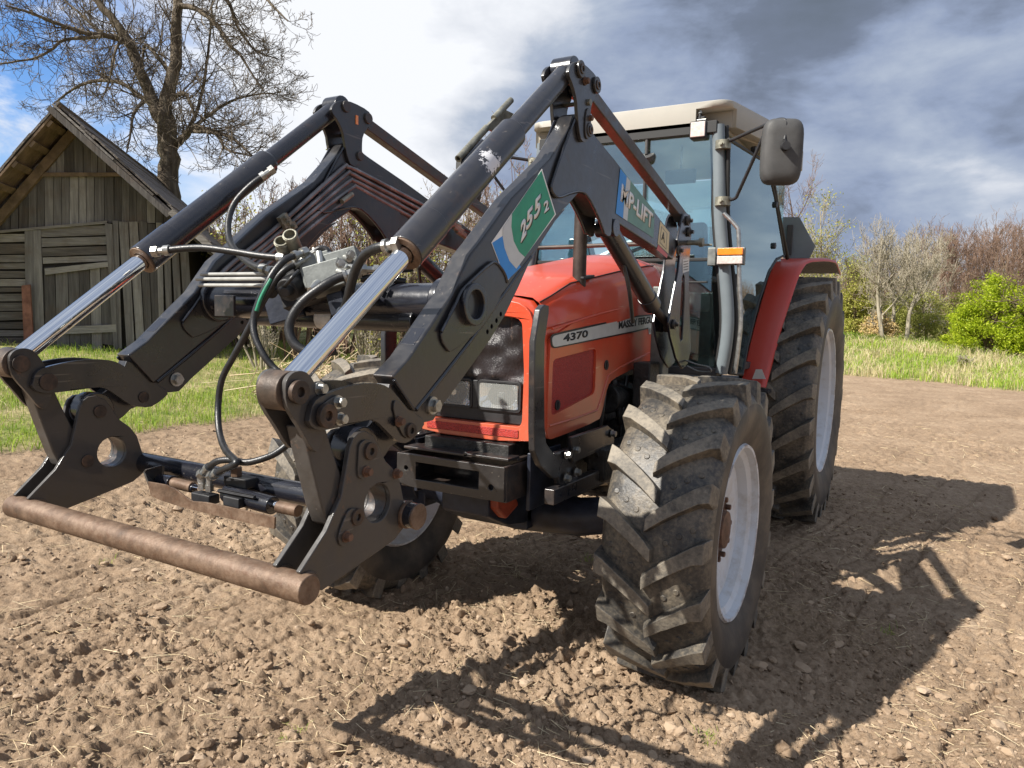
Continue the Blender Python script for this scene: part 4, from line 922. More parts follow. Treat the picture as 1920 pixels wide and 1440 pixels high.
def scuff_mat():
    m = paint_black('scuffed_cylinder_paint', .34, .05, .24, (.012, .012, .017), 0); t = m.node_tree; b_ = t.nodes['Principled BSDF']; old = b_.inputs['Base Color'].links[0].from_socket
    tc_ = t.nodes.new('ShaderNodeTexCoord'); d = t.nodes.new('ShaderNodeVectorMath'); d.operation = 'DISTANCE'; p = at(922, 305, x=.62); d.inputs[1].default_value = p; t.links.new(tc_.outputs['Object'], d.inputs[0])
    n = t.nodes.new('ShaderNodeTexNoise'); n.inputs['Scale'].default_value = 45; n.inputs['Detail'].default_value = 6; n.inputs['Roughness'].default_value = .75; t.links.new(tc_.outputs['Object'], n.inputs[0])
    a = t.nodes.new('ShaderNodeMath'); a.operation = 'MULTIPLY_ADD'; t.links.new(d.outputs['Value'], a.inputs[0]); a.inputs[1].default_value = -5.0; t.links.new(n.outputs[0], a.inputs[2])
    g = t.nodes.new('ShaderNodeMath'); g.operation = 'GREATER_THAN'; t.links.new(a.outputs[0], g.inputs[0]); g.inputs[1].default_value = .33
    mx = t.nodes.new('ShaderNodeMix'); mx.data_type = 'RGBA'; t.links.new(g.outputs[0], mx.inputs[0]); t.links.new(old, mx.inputs[6]); mx.inputs[7].default_value = (.62, .62, .64, 1); t.links.new(mx.outputs[2], b_.inputs['Base Color']); return m
M['black_scuff'] = scuff_mat()
M['black_cyl'] = paint_black('cylinder_paint', .30, .03, .24, (.012, .012, .017), 0)
tcR = cyl_(1); tcL = cyl_(-1)
tcR.data.materials[0] = M['black_scuff']
# a flaked patch of paint on the near cylinder, little weld marks
# tie rods knee -> mount
MT_ = at(1284, 414, x=.574)
def tie(s_):
    P0 = Vector((s_*.570, *B_)); P1 = Vector((s_*.570, MT_.y, MT_.z)); d = (P1-P0); L_ = d.length; an = math.atan2(d.z, d.y)
    b = MB(); b.box((P0+P1)/2, (.050, L_-.06, .056), Matrix.Rotation(an, 3, 'X')); b.cyl(P0-Vector((.036*s_, 0, 0)), P0+Vector((.036*s_, 0, 0)), .038); b.cyl(P1-Vector((.03*s_, 0, 0)), P1+Vector((.03*s_, 0, 0)), .034)
    return b.build('tie_rod', BR_, LD, 30, .005)
both(tie)
# lift cylinders
def lift(s_):
    P0 = at(1138, 428, x=.572); P1 = at(1256, 612, x=.572); q0 = at(1222, 572, x=.572)
    f = lambda p: Vector((s_*p.x, p.y, p.z)); P0, P1, q0 = f(P0), f(P1), f(q0)
    b = MB(); b.cyl(P0, q0, .044, seg=28); b.cyl(q0+(P0-q0).normalized()*.09, q0, .048, seg=28); b.cyl(P0-Vector((.045*s_, 0, 0)), P0+Vector((.045*s_, 0, 0)), .038); lc_ = b.build('lift_cylinder', M['black_cyl'], LD, 40, .003)
    b = MB(); b.cyl(q0, P1, .022, seg=20); b.cyl(P1-Vector((.028*s_, 0, 0)), P1+Vector((.028*s_, 0, 0)), .032); b.build('piston_rod', M['exhaust'], lc_, 40)
    b = MB(); b.tube(catmull([P0+Vector((.0, .18, -.10)), P0+Vector((.02*s_, .24, -.26)), P0+Vector((.0, .35, -.40))], 5), .010, 8); b.build('lift_hose', M['hose'], lc_, 60)
both(lift)
# rear mount brackets
mt_px = [(1280, 408), (1284, 400), (1290, 400), (1295, 412), (1297, 440), (1292, 500), (1293, 580), (1296, 655), (1290, 682), (1280, 692), (1268, 672), (1257, 630), (1254, 605), (1262, 560), (1272, 510), (1275, 480), (1271, 450)]
mtp = yz(mt_px, .618)
slot = yz([(1279, 520), (1282, 514), (1284, 520), (1284, 560), (1282, 600), (1280, 636), (1276, 640), (1274, 628), (1276, 580)], .618)
def mount(s_):
    m_ = pl(mtp, .604, .618, s_, 'mount_bracket', BG, bev=.004, holes=[slot[::-1]])
    pl(mtp, .526, .540, s_, 'mount_inner_plate', BG, m_, bev=.004)
    p = at(1252, 560, x=.50); p2 = at(1258, 640, x=.5)
    b = MB(); b.box((s_*.46, p.y+.02, 1.52), (.08, .10, .50)); b.build('mount_post', M['alu'], m_, 30, .006)
    b = MB(); b.box((s_*.44, .62, 1.10), (.10, .16, .50)); b.box((s_*.40, .50, .86), (.10, .9, .16)); b.build('mount_frame', M['engine'], m_, 30, .01, each=True)
    b = MB()
    for q_ in ((1288, 414), (1270, 470), (1262, 608), (1290, 435)): p = at(*q_, x=.618); b.cyl((s_*.6185, p.y, p.z), (s_*.632, p.y, p.z), .026); b.hexbolt((s_*.632, p.y, p.z), (s_, 0, 0), .012, .012)
    b.build('pin', BR_, m_, 40, .003, each=True)
    p = at(1298, 455, x=.64); b = MB(); b.cyl((s_*.60, p.y, p.z), (s_*.68, p.y, p.z), .014); b.cyl((s_*.68, p.y, p.z), (s_*.70, p.y, p.z), .024); b.tube([(s_*.66, p.y, p.z-.01), (s_*.74, p.y+.03, p.z-.012)], .006, 8); b.build('latch_pin', M['zincdark'], m_, 40, each=True)
    p = at(1292, 683, x=.64); b = MB(); b.tube(catmull([p+Vector((-.02, 0, .02)), p+Vector((.05, .0, .0)), p+Vector((.11, .0, -.01)), p+Vector((.12, 0, -.035)), p+Vector((.05, 0, -.035)), p+Vector((-.01, 0, -.01))], 5), .005, 8)
    o = b.build('spring_clip', M['zinc'], m_, 60)
    return m_
mR = mount(1)
mL = mount(-1)
sl_ = slab_yz('data_plate', yz([(1280, 487), (1292, 484), (1292, 508), (1280, 512)], .619), .6182, .6194, M['lgrey'], mR)
for i in range(4):
    slab_yz('plate_line', yz([(1281.5, 490.5+5*i), (1290.5, 488.5+5*i), (1290.5, 490+5*i), (1281.5, 492+5*i)], .6195), .6194, .620, M['ink'], mR)
# cross tubes
b = MB(); b.cyl((-.534, *RC), (.534, *RC), .064, seg=36); xt = b.build('cross_tube', BG, LD, 40, .003)
LT = (-1.42, 1.566)
b = MB(); b.cyl((-.315, LT[0], LT[1]), (.435, LT[0]-.04, LT[1]-.002), .033, seg=28); b.cyl((.39, LT[0]-.038, LT[1]), (.44, LT[0]-.04, LT[1]), .034, seg=28); b.build('lower_tube', BK, LD, 40, .004)
b = MB(); b.ring((.02, LT[0]-.02, LT[1]), (.095, LT[0]-.022, LT[1]), .037, .034); b.build('tape_wrap', M['white'], LD, 50)
b = MB(); b.box((-.10, -1.47, 1.60), (.52, .01, .012)); b.box((-.33, -1.55, 1.600), (.10, .012, .075)); b.build('tube_bracket', BK, LD, 30, .003, each=True)
# decals
def decal(name, px, x, x2, mat, par): return slab_yz(name, yz(px, x), x, x2, mat, par)
decal('decal_border', [(1016, 317), (1042, 402), (949, 530), (921, 455)], .6055, .6065, M['whiteink'], aR)
decal('decal_blue', [(950, 437.5), (976, 501), (949.5, 527), (922.8, 455.5)], .6065, .6073, M['blue'], aR)
gy = [(941, 431), (1015, 320.5), (1040, 401.5), (968, 503), (955, 486), (946, 462)]
def arc_px(pts): return catmull([(a, b_, 0) for a, b_ in pts], 5)
silver = [(941, 429)]+[(960, 402)]+[(p.x, p.y) for p in arc_px([(960, 402), (958, 425), (964, 455), (975, 475), (984, 483)])]+[(966, 506)]+[(p.x, p.y) for p in arc_px([(966, 506), (950, 488), (942, 460), (941, 431)])][:-1]
silver = [(943, 427.5), (960, 402), (958.5, 425), (963, 452), (973, 472), (984, 482), (968, 504), (955, 489), (946, 465), (942.5, 445)]
decal('decal_silver', silver, .6073, .6079, M['lgrey'], aR)
green = [(960, 401), (1015, 320.5), (1040, 401.5), (984, 482), (973, 472), (963, 452), (958.5, 425)]
decal('decal_green', green, .6074, .6082, M['green'], aR)
for nm, mt_, dx, dy, xo in (('decal_shadow', M['ink'], 1.8, 1.0, .6082), ('decal_number', M['whiteink'], 0, 0, .6088)):
    px_text(nm, '2', (976+dx, 456+dy), (988+dx, 437+dy), (972+dx, 425+dy), xo, mt_, aR, bold=.04, shear=.25)
    px_text(nm, '5', (986+dx, 434+dy), (1000+dx, 416+dy), (984+dx, 402+dy), xo, mt_, aR, bold=.04, shear=.2)
    px_text(nm, '5', (1001+dx, 414+dy), (1015+dx, 396+dy), (999+dx, 380+dy), xo, mt_, aR, bold=.04, shear=.2)
    px_text(nm, '2', (1020+dx, 400+dy), (1029+dx, 392+dy), (1019+dx, 380+dy), xo, mt_, aR, bold=.03)
decal('lift_decal', [(1163, 315), (1227, 396), (1225, 446), (1154, 400)], .6055, .6065, M['greydecal'], aR)
decal('decal_blue', [(1163, 316), (1175, 331), (1170, 368), (1168, 409.5), (1154.5, 400)], .6065, .6072, M['blue'], aR)
decal('decal_silver', [(1175, 331), (1182, 340), (1180, 372), (1176, 414.5), (1168, 409)], .6065, .6071, M['lgrey'], aR)
for nm, mt_, dx, dy, xo in (('decal_shadow', M['ink'], 1, .8, .6072), ('decal_number', M['whiteink'], 0, 0, .6076)):
    px_text(nm, 'MP-LIFT', (1163+dx, 376+dy), (1222+dx, 430+dy), (1166+dx, 344+dy), xo, mt_, aR, bold=.035)
decal('warning_label', [(1238, 415), (1255, 436), (1253, 476), (1233, 457)], .6055, .6065, M['cream'], aR)
decal('warning_line', [(1240, 424), (1251, 438), (1249, 468), (1237, 455)], .6065, .6068, M['ink'], aR)
decal('warning_panel', [(1240.7, 426), (1250.2, 438), (1248.4, 466.3), (1237.8, 454.2)], .6068, .6072, M['cream'], aR)
px_text('warning_mark', 'A', (1240, 449), (1246, 456), (1241, 432), .6073, M['ink'], aR)
decal('red_patch', [(1234, 459), (1252, 478), (1250, 484), (1231, 468)], .6055, .6062, M['redfender'], aR)
# small yellow tag on the far knee
p = at(669, 225, x=-.512); b = MB(); b.box((-.5115, p.y, p.z), (.003, .016, .04)); b.build('yellow_tag', M['amber'], kL, 0)
# bumper guards
def guard(s_):
    yy = -.55
    pts = [(1010, 580), (1018, 571), (1027, 573), (1027, 585), (1019, 640), (1018, 700), (1019, 800), (1022, 830), (1046, 865), (1046, 895), (1036, 897), (1010, 872), (999, 845), (998, 800), (999, 700), (1000, 640)]
    P = yz(pts, .40)
    g = pl(P, .378, .408, s_, 'hood_guard', BK, bev=.006)
    return g
both(guard)
b = MB()
for s_ in (1, -1):
    P = yz([(1072, 820), (1140, 797), (1152, 808), (1152, 905), (1132, 905), (1130, 870), (1118, 848), (1075, 868)], .42); b.prism(P, *sorted((s_*.40, s_*.42)))
    P = yz([(1040, 850), (1075, 838), (1085, 900), (1050, 912)], .40); b.prism(P, *sorted((s_*.37, s_*.40)))
    b.box((s_*.40, -.20, .80), (.05, .5, .07))
fb = b.build('side_bracket', BK, LD, 30, .005, each=True)
b = MB()
for s_ in (1, -1):
    for q_, x in (((1062, 852), .41), ((1078, 843), .41), ((1061, 896), .41), ((1080, 885), .41), ((1147, 813), .425), ((1147, 856), .425)):
        p = at(*q_, x=x); b.hexbolt((s_*x, p.y, p.z), (s_, 0, 0), .016, .018)
b.build('steel_bolt', M['zinc'], fb, 30, each=True)
# level indicator on the near cylinder
a0 = at(859, 298, x=.50); a1 = at(912, 240, x=.50); a2 = at(926, 222, x=.50); a3 = at(958, 188, x=.50)
b = MB(); b.ring(a0, a1, .0115, .007); b.cyl(a2, a3, .011); li = b.build('level_indicator', M['zincdark'], tcR, 40)
P = [at(*q_, x=.495) for q_ in [(905, 240), (940, 205), (963, 216), (949, 236), (930, 252)]]; solid_poly(P, (1, 0, 0), .012, M['zincdark'], 'indicator_plate', tcR, .002)
b = MB(); b.tube([at(868, 306, x=.51), at(882, 288, x=.51), at(905, 265, x=.52)], .008, 8); b.build('indicator_bracket', BG, tcR, 50)

# pipes along the inside of the far arm
XP = -.520
def P_(pts, x): return [at(a, b_, x=x) for a, b_ in pts]
pipes = [[(412, 516), (440, 490), (520, 425), (640, 317), (650, 313), (680, 325), (800, 388), (835, 405)],
         [(428, 514), (470, 480), (560, 405), (648, 327), (658, 325), (690, 342), (800, 399), (830, 416)],
         [(442, 514), (500, 466), (580, 400), (652, 341), (662, 339), (690, 352), (795, 409), (828, 428)],
         [(468, 505), (530, 455), (600, 396), (660, 352), (668, 350), (700, 368), (790, 418), (822, 440)],
         [(490, 505), (540, 462), (600, 412), (655, 370)]]
for i, pp_ in enumerate(pipes):
    b = MB(); b.tube(catmull(P_(pp_, XP-.004*i), 4), .0098, 10); b.build('oil_pipe', M['pipe'], aL, 60)
b = MB()
for q_ in ((531, 410), (546, 425), (537, 418)): p = at(*q_, x=-.505); b.box(p, (.02, .045, .03), Matrix.Rotation(.6, 3, 'X')); b.hexbolt(p+Vector((.01, 0, 0)), (1, 0, 0), .008, .01)
p0, p1 = at(641, 378, x=-.512), at(660, 364, x=-.512); b.cyl(p0, p1, .012)
b.build('pipe_clip', M['zincdark'], aL, 30, each=True)
b = MB()
for (ya, za, xx0, xx1) in ((-1.515, 1.712, -.50, -.14), (-1.535, 1.694, -.50, -.10), (-1.540, 1.672, -.48, -.12)): b.cyl((xx0, ya, za), (xx1, ya, za), .0065, seg=12)
b.build('white_pipe', M['whitepipe'], xt, 50, each=True)
# coupler cluster near the rear of the pipes
b = MB()
for k in range(4): p0 = at(838+6*k, 412+7*k, x=-.47); p1 = at(862+5*k, 424+8*k, x=-.47); b.cyl(p0, p1, .013, seg=12)
b.build('pipe_coupling', M['zincdark'], aL, 40, each=True)
for k in range(3):
    b = MB(); b.tube(catmull([at(862+4*k, 426+7*k, x=-.47), at(884-2*k, 440+4*k, x=-.46), at(888-5*k, 470, x=-.44), at(868-6*k, 488-4*k, x=-.42)], 6), .010, 8); b.build('rear_hose', M['hose'], aL, 60)

# ---- valve block and hoses -----------------------------------------
VY = -1.60
v = lambda px, py, y=VY: at(px, py, y=y)
R45 = Matrix.Rotation(-.35, 3, 'Y') @ Matrix.Rotation(.5, 3, 'Z')
b = MB(); b.box(v(614, 522), (.115, .085, .085), R45); b.box(v(640, 492, -1.55), (.12, .07, .06), R45); b.box(v(600, 510, -1.56), (.10, .08, .10), R45)
vb = b.build('valve_block', M['alu'], LD, 25, .004, each=True)
b = MB(); b.cyl(v(566, 524, -1.57), v(538, 545, -1.66), .042, .036); b.cyl(v(540, 543, -1.66), v(533, 549, -1.69), .020, .016); b.cyl(v(516, 535, -1.60), v(508, 549, -1.66), .020); b.box(v(560, 498, -1.58), (.10, .07, .06), R45); b.box(v(590, 484, -1.55), (.09, .05, .05), R45)
b.box(v(575, 548, -1.52), (.16, .06, .08), R45)
b.build('solenoid', M['plastic'], vb, 35, .005, each=True)
b = MB(); b.cyl(v(596, 533, -1.66), v(582, 545, -1.71), .015, .010); b.cyl(v(630, 508, -1.6), v(652, 517, -1.62), .014); b.cyl(v(602, 500, -1.62), v(598, 474, -1.6), .011); b.cyl(v(655, 486, -1.58), v(640, 480, -1.55), .010); b.cyl(v(648, 502, -1.6), v(672, 503, -1.62), .012)
b.hexbolt(v(657, 478, -1.58), (1, -.5, 0), .011, .012); b.hexbolt(v(638, 494, -1.63), (1, -.8, 0), .011, .02); b.cyl(v(556, 488, -1.6), v(545, 495, -1.63), .012)
b.build('valve_fitting', M['zinc'], vb, 35, each=True)
b = MB()
for (pa, pb) in (((527, 451), (538, 488)), ((543, 439), (556, 470))):
    A0 = v(*pa, -1.62); B0 = v(*pb, -1.56); b.ring(A0, B0, .0225, .0165, 20); b.cyl(A0+(B0-A0)*.3, B0, .021)
    b.ring(A0+(B0-A0)*.05, A0+(B0-A0)*.14, .0245, .020, 20)
b.build('dust_cap', M['zincdark'], vb, 35, .002, each=True)
b = MB(); b.box(v(633, 570, -1.60), (.05, .03, .07), R45); b.box(v(648, 548, -1.58), (.03, .02, .16), Matrix.Rotation(.45, 3, 'Y')); b.box(v(534, 575, -1.52), (.12, .03, .10), R45); b.build('blue_bracket', M['axle'], vb, 25, .005, each=True)
def hose(pts, r=.0115, mat='hose', par=LD, ends=(1, 1), name='hose'):
    """pts: (px, py, y)"""
    P = [at(a, b_, y=c_) for a, b_, c_ in pts]; C_s = catmull(P, 7); b = MB(); b.tube(C_s, r, 10); h = b.build(name, M[mat], par, 60)
    b = MB(); k = 0
    for e_, (i0, i1, i2) in zip(ends, ((0, 2, 4), (-1, -3, -5))):
        if e_: b.cyl(C_s[i0], C_s[i1], r*1.45, seg=12); b.cyl(C_s[i0], C_s[i0]+(C_s[i0]-C_s[i1]).normalized()*.035, r*1.0, seg=10); b.tube([C_s[i0]+(C_s[i0]-C_s[i1]).normalized()*.02, C_s[i0]+(C_s[i0]-C_s[i1]).normalized()*.040], r*1.55, 6)
    if b.v: b.build('hose_fitting', M['zinc'], h, 30, each=True)
    return h
hose([(497, 328, -1.30), (470, 348, -1.34), (442, 378, -1.38), (429, 410, -1.42), (429, 445, -1.46), (442, 470, -1.50), (470, 495, -1.55), (500, 506, -1.57)], .012)
hose([(308, 470, -1.73), (345, 466, -1.70), (385, 465, -1.67), (440, 472, -1.64), (490, 480, -1.62), (535, 484, -1.6)], .012)
hose([(728, 461, -1.72), (704, 466, -1.72), (682, 480, -1.71), (667, 505, -1.70), (658, 535, -1.69), (650, 568, -1.67), (640, 592, -1.62)], .0135)
hose([(650, 516, -1.64), (630, 523, -1.66), (604, 538, -1.69), (572, 562, -1.72), (550, 590, -1.74), (542, 618, -1.75), (550, 642, -1.75), (568, 656, -1.74), (595, 662, -1.72), (625, 658, -1.66)], .0145, ends=(1, 0))
hg = hose([(556, 478, -1.64), (535, 487, -1.68), (515, 508, -1.71), (500, 535, -1.73), (486, 565, -1.74), (476, 598, -1.75), (478, 630, -1.76), (494, 665, -1.76), (512, 688, -1.75), (535, 710, -1.74), (560, 750, -1.7), (566, 790, -1.66), (550, 822, -1.72), (520, 848, -1.76), (490, 861, -1.79), (460, 867, -1.81), (430, 862, -1.82), (405, 866, -1.83), (388, 880, -1.83)], .0105)
b = MB(); P = [at(*q_[:2], y=q_[2]-.0058) for q_ in [(508, 523, -1.72), (498, 541, -1.732), (488, 562, -1.742), (481, 583, -1.748)]]; b.tube(catmull(P, 5), .0058, 8); b.build('hose_print', M['hosegreen'], hg, 60)
hose([(560, 492, -1.62), (530, 510, -1.66), (505, 545, -1.68), (480, 590, -1.69), (458, 632, -1.70), (436, 672, -1.71), (416, 712, -1.72), (409, 762, -1.73), (411, 808, -1.76), (422, 842, -1.80), (440, 862, -1.84), (441, 870, -1.85), (420, 880, -1.85), (405, 888, -1.84)], .0105)
hose([(700, 506, -1.5), (735, 507, -1.46), (775, 503, -1.42)], .011, ends=(1, 0))
hose([(676, 524, -1.52), (705, 520, -1.49), (760, 528, -1.42)], .011, ends=(0, 0))
hose([(590, 472, -1.58), (600, 466, -1.57), (612, 468, -1.56), (618, 480, -1.56)], .010)
hose([(560, 508, -1.66), (548, 520, -1.69), (535, 535, -1.69), (522, 544, -1.66)], .006, ends=(0, 0))
# ================================================================== GROUND
def matrand(name, cols, rough=.8, spec=.3, nsc=0, trans=0, bumpsc=0, stretch=None, attr=None):
    """colour picked per separate piece (island) between cols, with optional noise"""
    t = MT(name); g = t.N.new('ShaderNodeNewGeometry'); k = len(cols)
    c = t.ramp(g.outputs['Random Per Island'], [(i/(k-1), c_) for i, c_ in enumerate(cols)])
    if nsc: n = t.noise(nsc, 5, .6, stretch=stretch); c = t.mix(t.ramp(n, [(.3, 0.0), (.75, .7)]), c, tuple(.45*x for x in cols[0]))
    t.set(Base_Color=c, Roughness=rough, Specular_IOR_Level=spec)
    if bumpsc: t.bump(t.noise(bumpsc, 5, .65, stretch=stretch), .5, .01)
    if trans:
        tr = t.N.new('ShaderNodeBsdfTranslucent'); t.v(tr.inputs[0], c); mx = t.N.new('ShaderNodeMixShader'); mx.inputs[0].default_value = trans
        t.L.new(t.b.outputs[0], mx.inputs[1]); t.L.new(tr.outputs[0], mx.inputs[2]); t.L.new(mx.outputs[0], t.N['Material Output'].inputs[0])
    return t.m
t = MT('ground_material')
at_ = t.N.new('ShaderNodeAttribute'); at_.attribute_name = 'grassy'; gm = at_.outputs['Fac']
n1 = t.noise(1.1, 6, .6); n2 = t.noise(14, 8, .7); n3 = t.noise(90, 6, .7)
soil = t.ramp(t.math('ADD', t.math('MULTIPLY', n1, .45), t.math('MULTIPLY', n2, .55)), [(.34, (.17, .114, .071)), (.50, (.29, .205, .133)), (.66, (.42, .312, .214))])
soil = t.mix(t.ramp(n3, [(.45, 0.0), (.7, .45)]), soil, (.46, .345, .25)); soil = t.mix(t.ramp(n3, [(.28, .55), (.42, 0.0)]), soil, (.13, .085, .06))
n4 = t.noise(2.2, 6, .65); n5 = t.noise(22, 5, .6)
gcol = t.ramp(n4, [(.35, (.15, .20, .045)), (.5, (.28, .27, .10)), (.62, (.46, .38, .20))]); gcol = t.mix(t.ramp(n5, [(.4, 0.0), (.6, .6)]), gcol, (.09, .11, .03))
t.set(Base_Color=t.mix(gm, soil, gcol), Roughness=.95, Specular_IOR_Level=.15)
t.bump(n3, .9, .010, t.bump(n2, .7, .022)); M['ground'] = t.m
cx, cyy = CP.x, CP.y; fa = math.atan2(FW.y, FW.x)
na_in = 560; ain = np.linspace(-.84, .84, na_in)[::-1]; aout = np.linspace(-.84, .84-2*math.pi, 70)[1:-1]
ang = np.concatenate([ain, aout])+fa
rad = np.concatenate([[.02, .15], .35*(1.9/.35)**np.linspace(0, 1, 90)[:-1], 1.9*(16/1.9)**np.linspace(0, 1, 720)[:-1], 16*(60/16)**np.linspace(0, 1, 150), [75, 100, 150, 250, 400]])
RR, AA = np.meshgrid(rad, ang, indexing='ij'); X = cx+RR*np.cos(AA); Y = cyy+RR*np.sin(AA)
el, er = edge_l(X, Y), edge_r(X, Y); grassy = np.maximum(sstep(-.15, .25, el), sstep(-.3, .5, er))
def soil_h(X, Y):
    xr = X*.985-Y*.17; yr = Y*.985+X*.17; wob = .25*(vnoise(X*1.3, Y*1.3, 60)-.5)
    h = .018*(fbm(X*1.2, Y*1.2, 4, 1)-.45)*2
    rough = sstep(.36, .62, fbm(X*.8, Y*.8, 3, 11))
    wheelr = np.exp(-(((X-.35)/.75)**2+((Y+.55)/.8)**2)); rough = np.clip(rough*.8+.25+wheelr*.6, 0, 1.3)
    h += .028*wheelr*(.5+vnoise(X*4, Y*4, 33))
    wx = .05*(fbm(X*11, Y*11, 3, 301)-.45); wy = .05*(fbm(X*11, Y*11, 3, 311)-.45); Xw, Yw = X+wx, Y+wy; wx = .018*(fbm(X*38, Y*38, 2, 321)-.4); wy = .018*(fbm(X*38, Y*38, 2, 331)-.4); Xf, Yf = X+wx, Y+wy
    h += rough*domes(Xw, Yw, .15, 20, .13)*.55
    h += (.25+.75*rough)*domes(Xw, Yw, .075, 30, .34)*.9
    h += (.35+.65*rough)*domes(Xf, Yf, .040, 40, .5)*1.1
    h += (.4+.6*rough)*domes(Xf, Yf, .023, 50, .6)*1.2
    fur = np.abs(((xr+wob)*3.1+.4) % 1-.5)*2; h -= .034*np.exp(-(fur/.08)**2)*sstep(.42, .6, vnoise(xr*2.2, yr*.6, 70))*(1-wheelr)
    fur = np.abs(((xr+wob*.6)*7.3) % 1-.5)*2; h -= .010*np.exp(-(fur/.2)**2)*sstep(.4, .7, vnoise(xr*3, yr*.5, 71))
    h += .030*(fbm(X*24, Y*24, 5, 80)-.45)+.010*(vnoise(X*95, Y*95, 83)-.5)+.014*(vnoise(X*50, Y*50, 84)-.5)+.016*(np.abs(fbm(X*9, Y*9, 4, 85)-.47))*rough
    for wx_, wy_ in ((.925, 0), (-.925, 0), (.835, 3.15), (-.835, 3.15)): h += .045*np.exp(-(((X-wx_)/.34)**2+((Y-wy_)/.30)**2))*(.5+vnoise(X*6, Y*6, 500))
    return h-.012
sh = soil_h(X, Y); fade = 1-sstep(30, 50, RR)
HH = hbase(X, Y)+sh*(1-grassy)*fade+grassy*(.05*(fbm(X*1.5, Y*1.5, 4, 90)-.3)+.02*fbm(X*9, Y*9, 3, 91))*fade
nr, na = X.shape; idx = np.arange(nr*na).reshape(nr, na)
Fq = np.stack([idx[:-1], np.roll(idx, -1, 1)[:-1], np.roll(idx, -1, 1)[1:], idx[1:]], -1).reshape(-1, 4)[:, ::-1]
gr_o = fastmesh('ground', np.stack([X, Y, HH], -1).reshape(-1, 3), Fq, M['ground'], smooth=True, attr={'grassy': grassy.ravel()})
gr_o['kind'] = 'structure'
def hsoil(x, y): x = np.asarray(x, float); y = np.asarray(y, float); return hbase(x, y)+soil_h(x, y)
# clods
def ico():
    bm = bmesh.new(); bmesh.ops.create_icosphere(bm, subdivisions=2, radius=1); v = np.array([q.co[:] for q in bm.verts]); f = np.array([[q.index for q in fc.verts] for fc in bm.faces]); bm.free(); return v, f
IV, IF = ico()
def ico1():
    bm = bmesh.new(); bmesh.ops.create_icosphere(bm, subdivisions=1, radius=1); v = np.array([q.co[:] for q in bm.verts]); f = np.array([[q.index for q in fc.verts] for fc in bm.faces]); bm.free(); return v, f
IV1, IF1 = ico1()
def polar_pts(n, rmin, rmax, amin=-.72, amax=.72, pw=1.0):
    u = rng.random(n); r = rmin*(rmax/rmin)**(u**pw); a = rng.uniform(amin, amax, n)+fa; return cx+r*np.cos(a), cyy+r*np.sin(a), r
def scatter_clods(name, n, smin, smax, mat, rmin=1.6, rmax=9.0, sink=.25, flat=(.55, .85), fine=False):
    IV, IF = (IV1, IF1) if fine else (globals()['IV'], globals()['IF'])
    x, y, r = polar_pts(n, rmin, rmax); keep = (edge_l(x, y) < 0); x, y, r = x[keep], y[keep], r[keep]; cm_ = sstep(.30, .60, fbm(x*1.7, y*1.7, 4, 400))+np.exp(-(((x-.35)/.75)**2+((y+.55)/.8)**2)) > rng.random(len(x))*.95; x, y, r = x[cm_], y[cm_], r[cm_]; n = len(x)
    s_ = smin*(smax/smin)**(rng.random(n)**2.2); z = hsoil(x, y)
    V = np.repeat(IV[None], n, 0)
    if fine: V = V*rng.uniform(.65, 1.25, (n, V.shape[1], 1))
    for k in range(0 if fine else 6): d = rng.normal(size=(n, 1, 3)); d /= np.linalg.norm(d, axis=2, keepdims=True); dt = (V*d).sum(2, keepdims=True); V = V-d*np.maximum(dt-rng.uniform(.45, .85, (n, 1, 1)), 0)*.95
    V = V*(1+.13*np.sin(V[:, :, [1, 2, 0]]*rng.uniform(3, 7, (n, 1, 1))+rng.uniform(0, 6, (n, 1, 3))))
    a = rng.uniform(0, 6.28, n); c, s = np.cos(a)[:, None], np.sin(a)[:, None]
    sc = s_[:, None]*rng.uniform(.7, 1.3, (n, 3)); sc[:, 2] *= rng.uniform(flat[0], flat[1], n)
    vx = V[:, :, 0]*sc[:, 0:1]; vy = V[:, :, 1]*sc[:, 1:2]; vz = V[:, :, 2]*sc[:, 2:3]
    P = np.stack([x[:, None]+vx*c-vy*s, y[:, None]+vx*s+vy*c, z[:, None]+vz+(sc[:, 2:3]*(1-2*sink))*.6], -1).reshape(-1, 3)
    F = (IF[None]+(np.arange(n)*len(IV))[:, None, None]).reshape(-1, 3)
    o = fastmesh(name, P, F, mat, smooth=False); o['kind'] = 'stuff'; return o
t = MT('clod_material'); g_ = t.N.new('ShaderNodeNewGeometry'); n2 = t.noise(60, 6, .7)
c = t.ramp(g_.outputs['Random Per Island'], [(0, (.16, .108, .068)), (.4, (.26, .182, .118)), (.85, (.36, .262, .175)), (1, (.43, .325, .23))]); c = t.mix(t.ramp(n2, [(.4, 0.0), (.7, .4)]), c, (.42, .32, .235))
t.set(Base_Color=c, Roughness=.95, Specular_IOR_Level=.15); t.bump(n2, .6, .008); M['clod'] = t.m
cf = scatter_clods('soil_crumbs', 42000, .003, .012, M['clod'], 1.8, 8.0, fine=True); cf['label'] = 'fine soil crumbs strewn between the clods'; cf['category'] = 'soil crumbs'
cl = scatter_clods('soil_clods', 5600, .008, .032, M['clod']); cl['label'] = 'loose brown soil clods scattered over the ploughed field'; cl['category'] = 'soil clods'
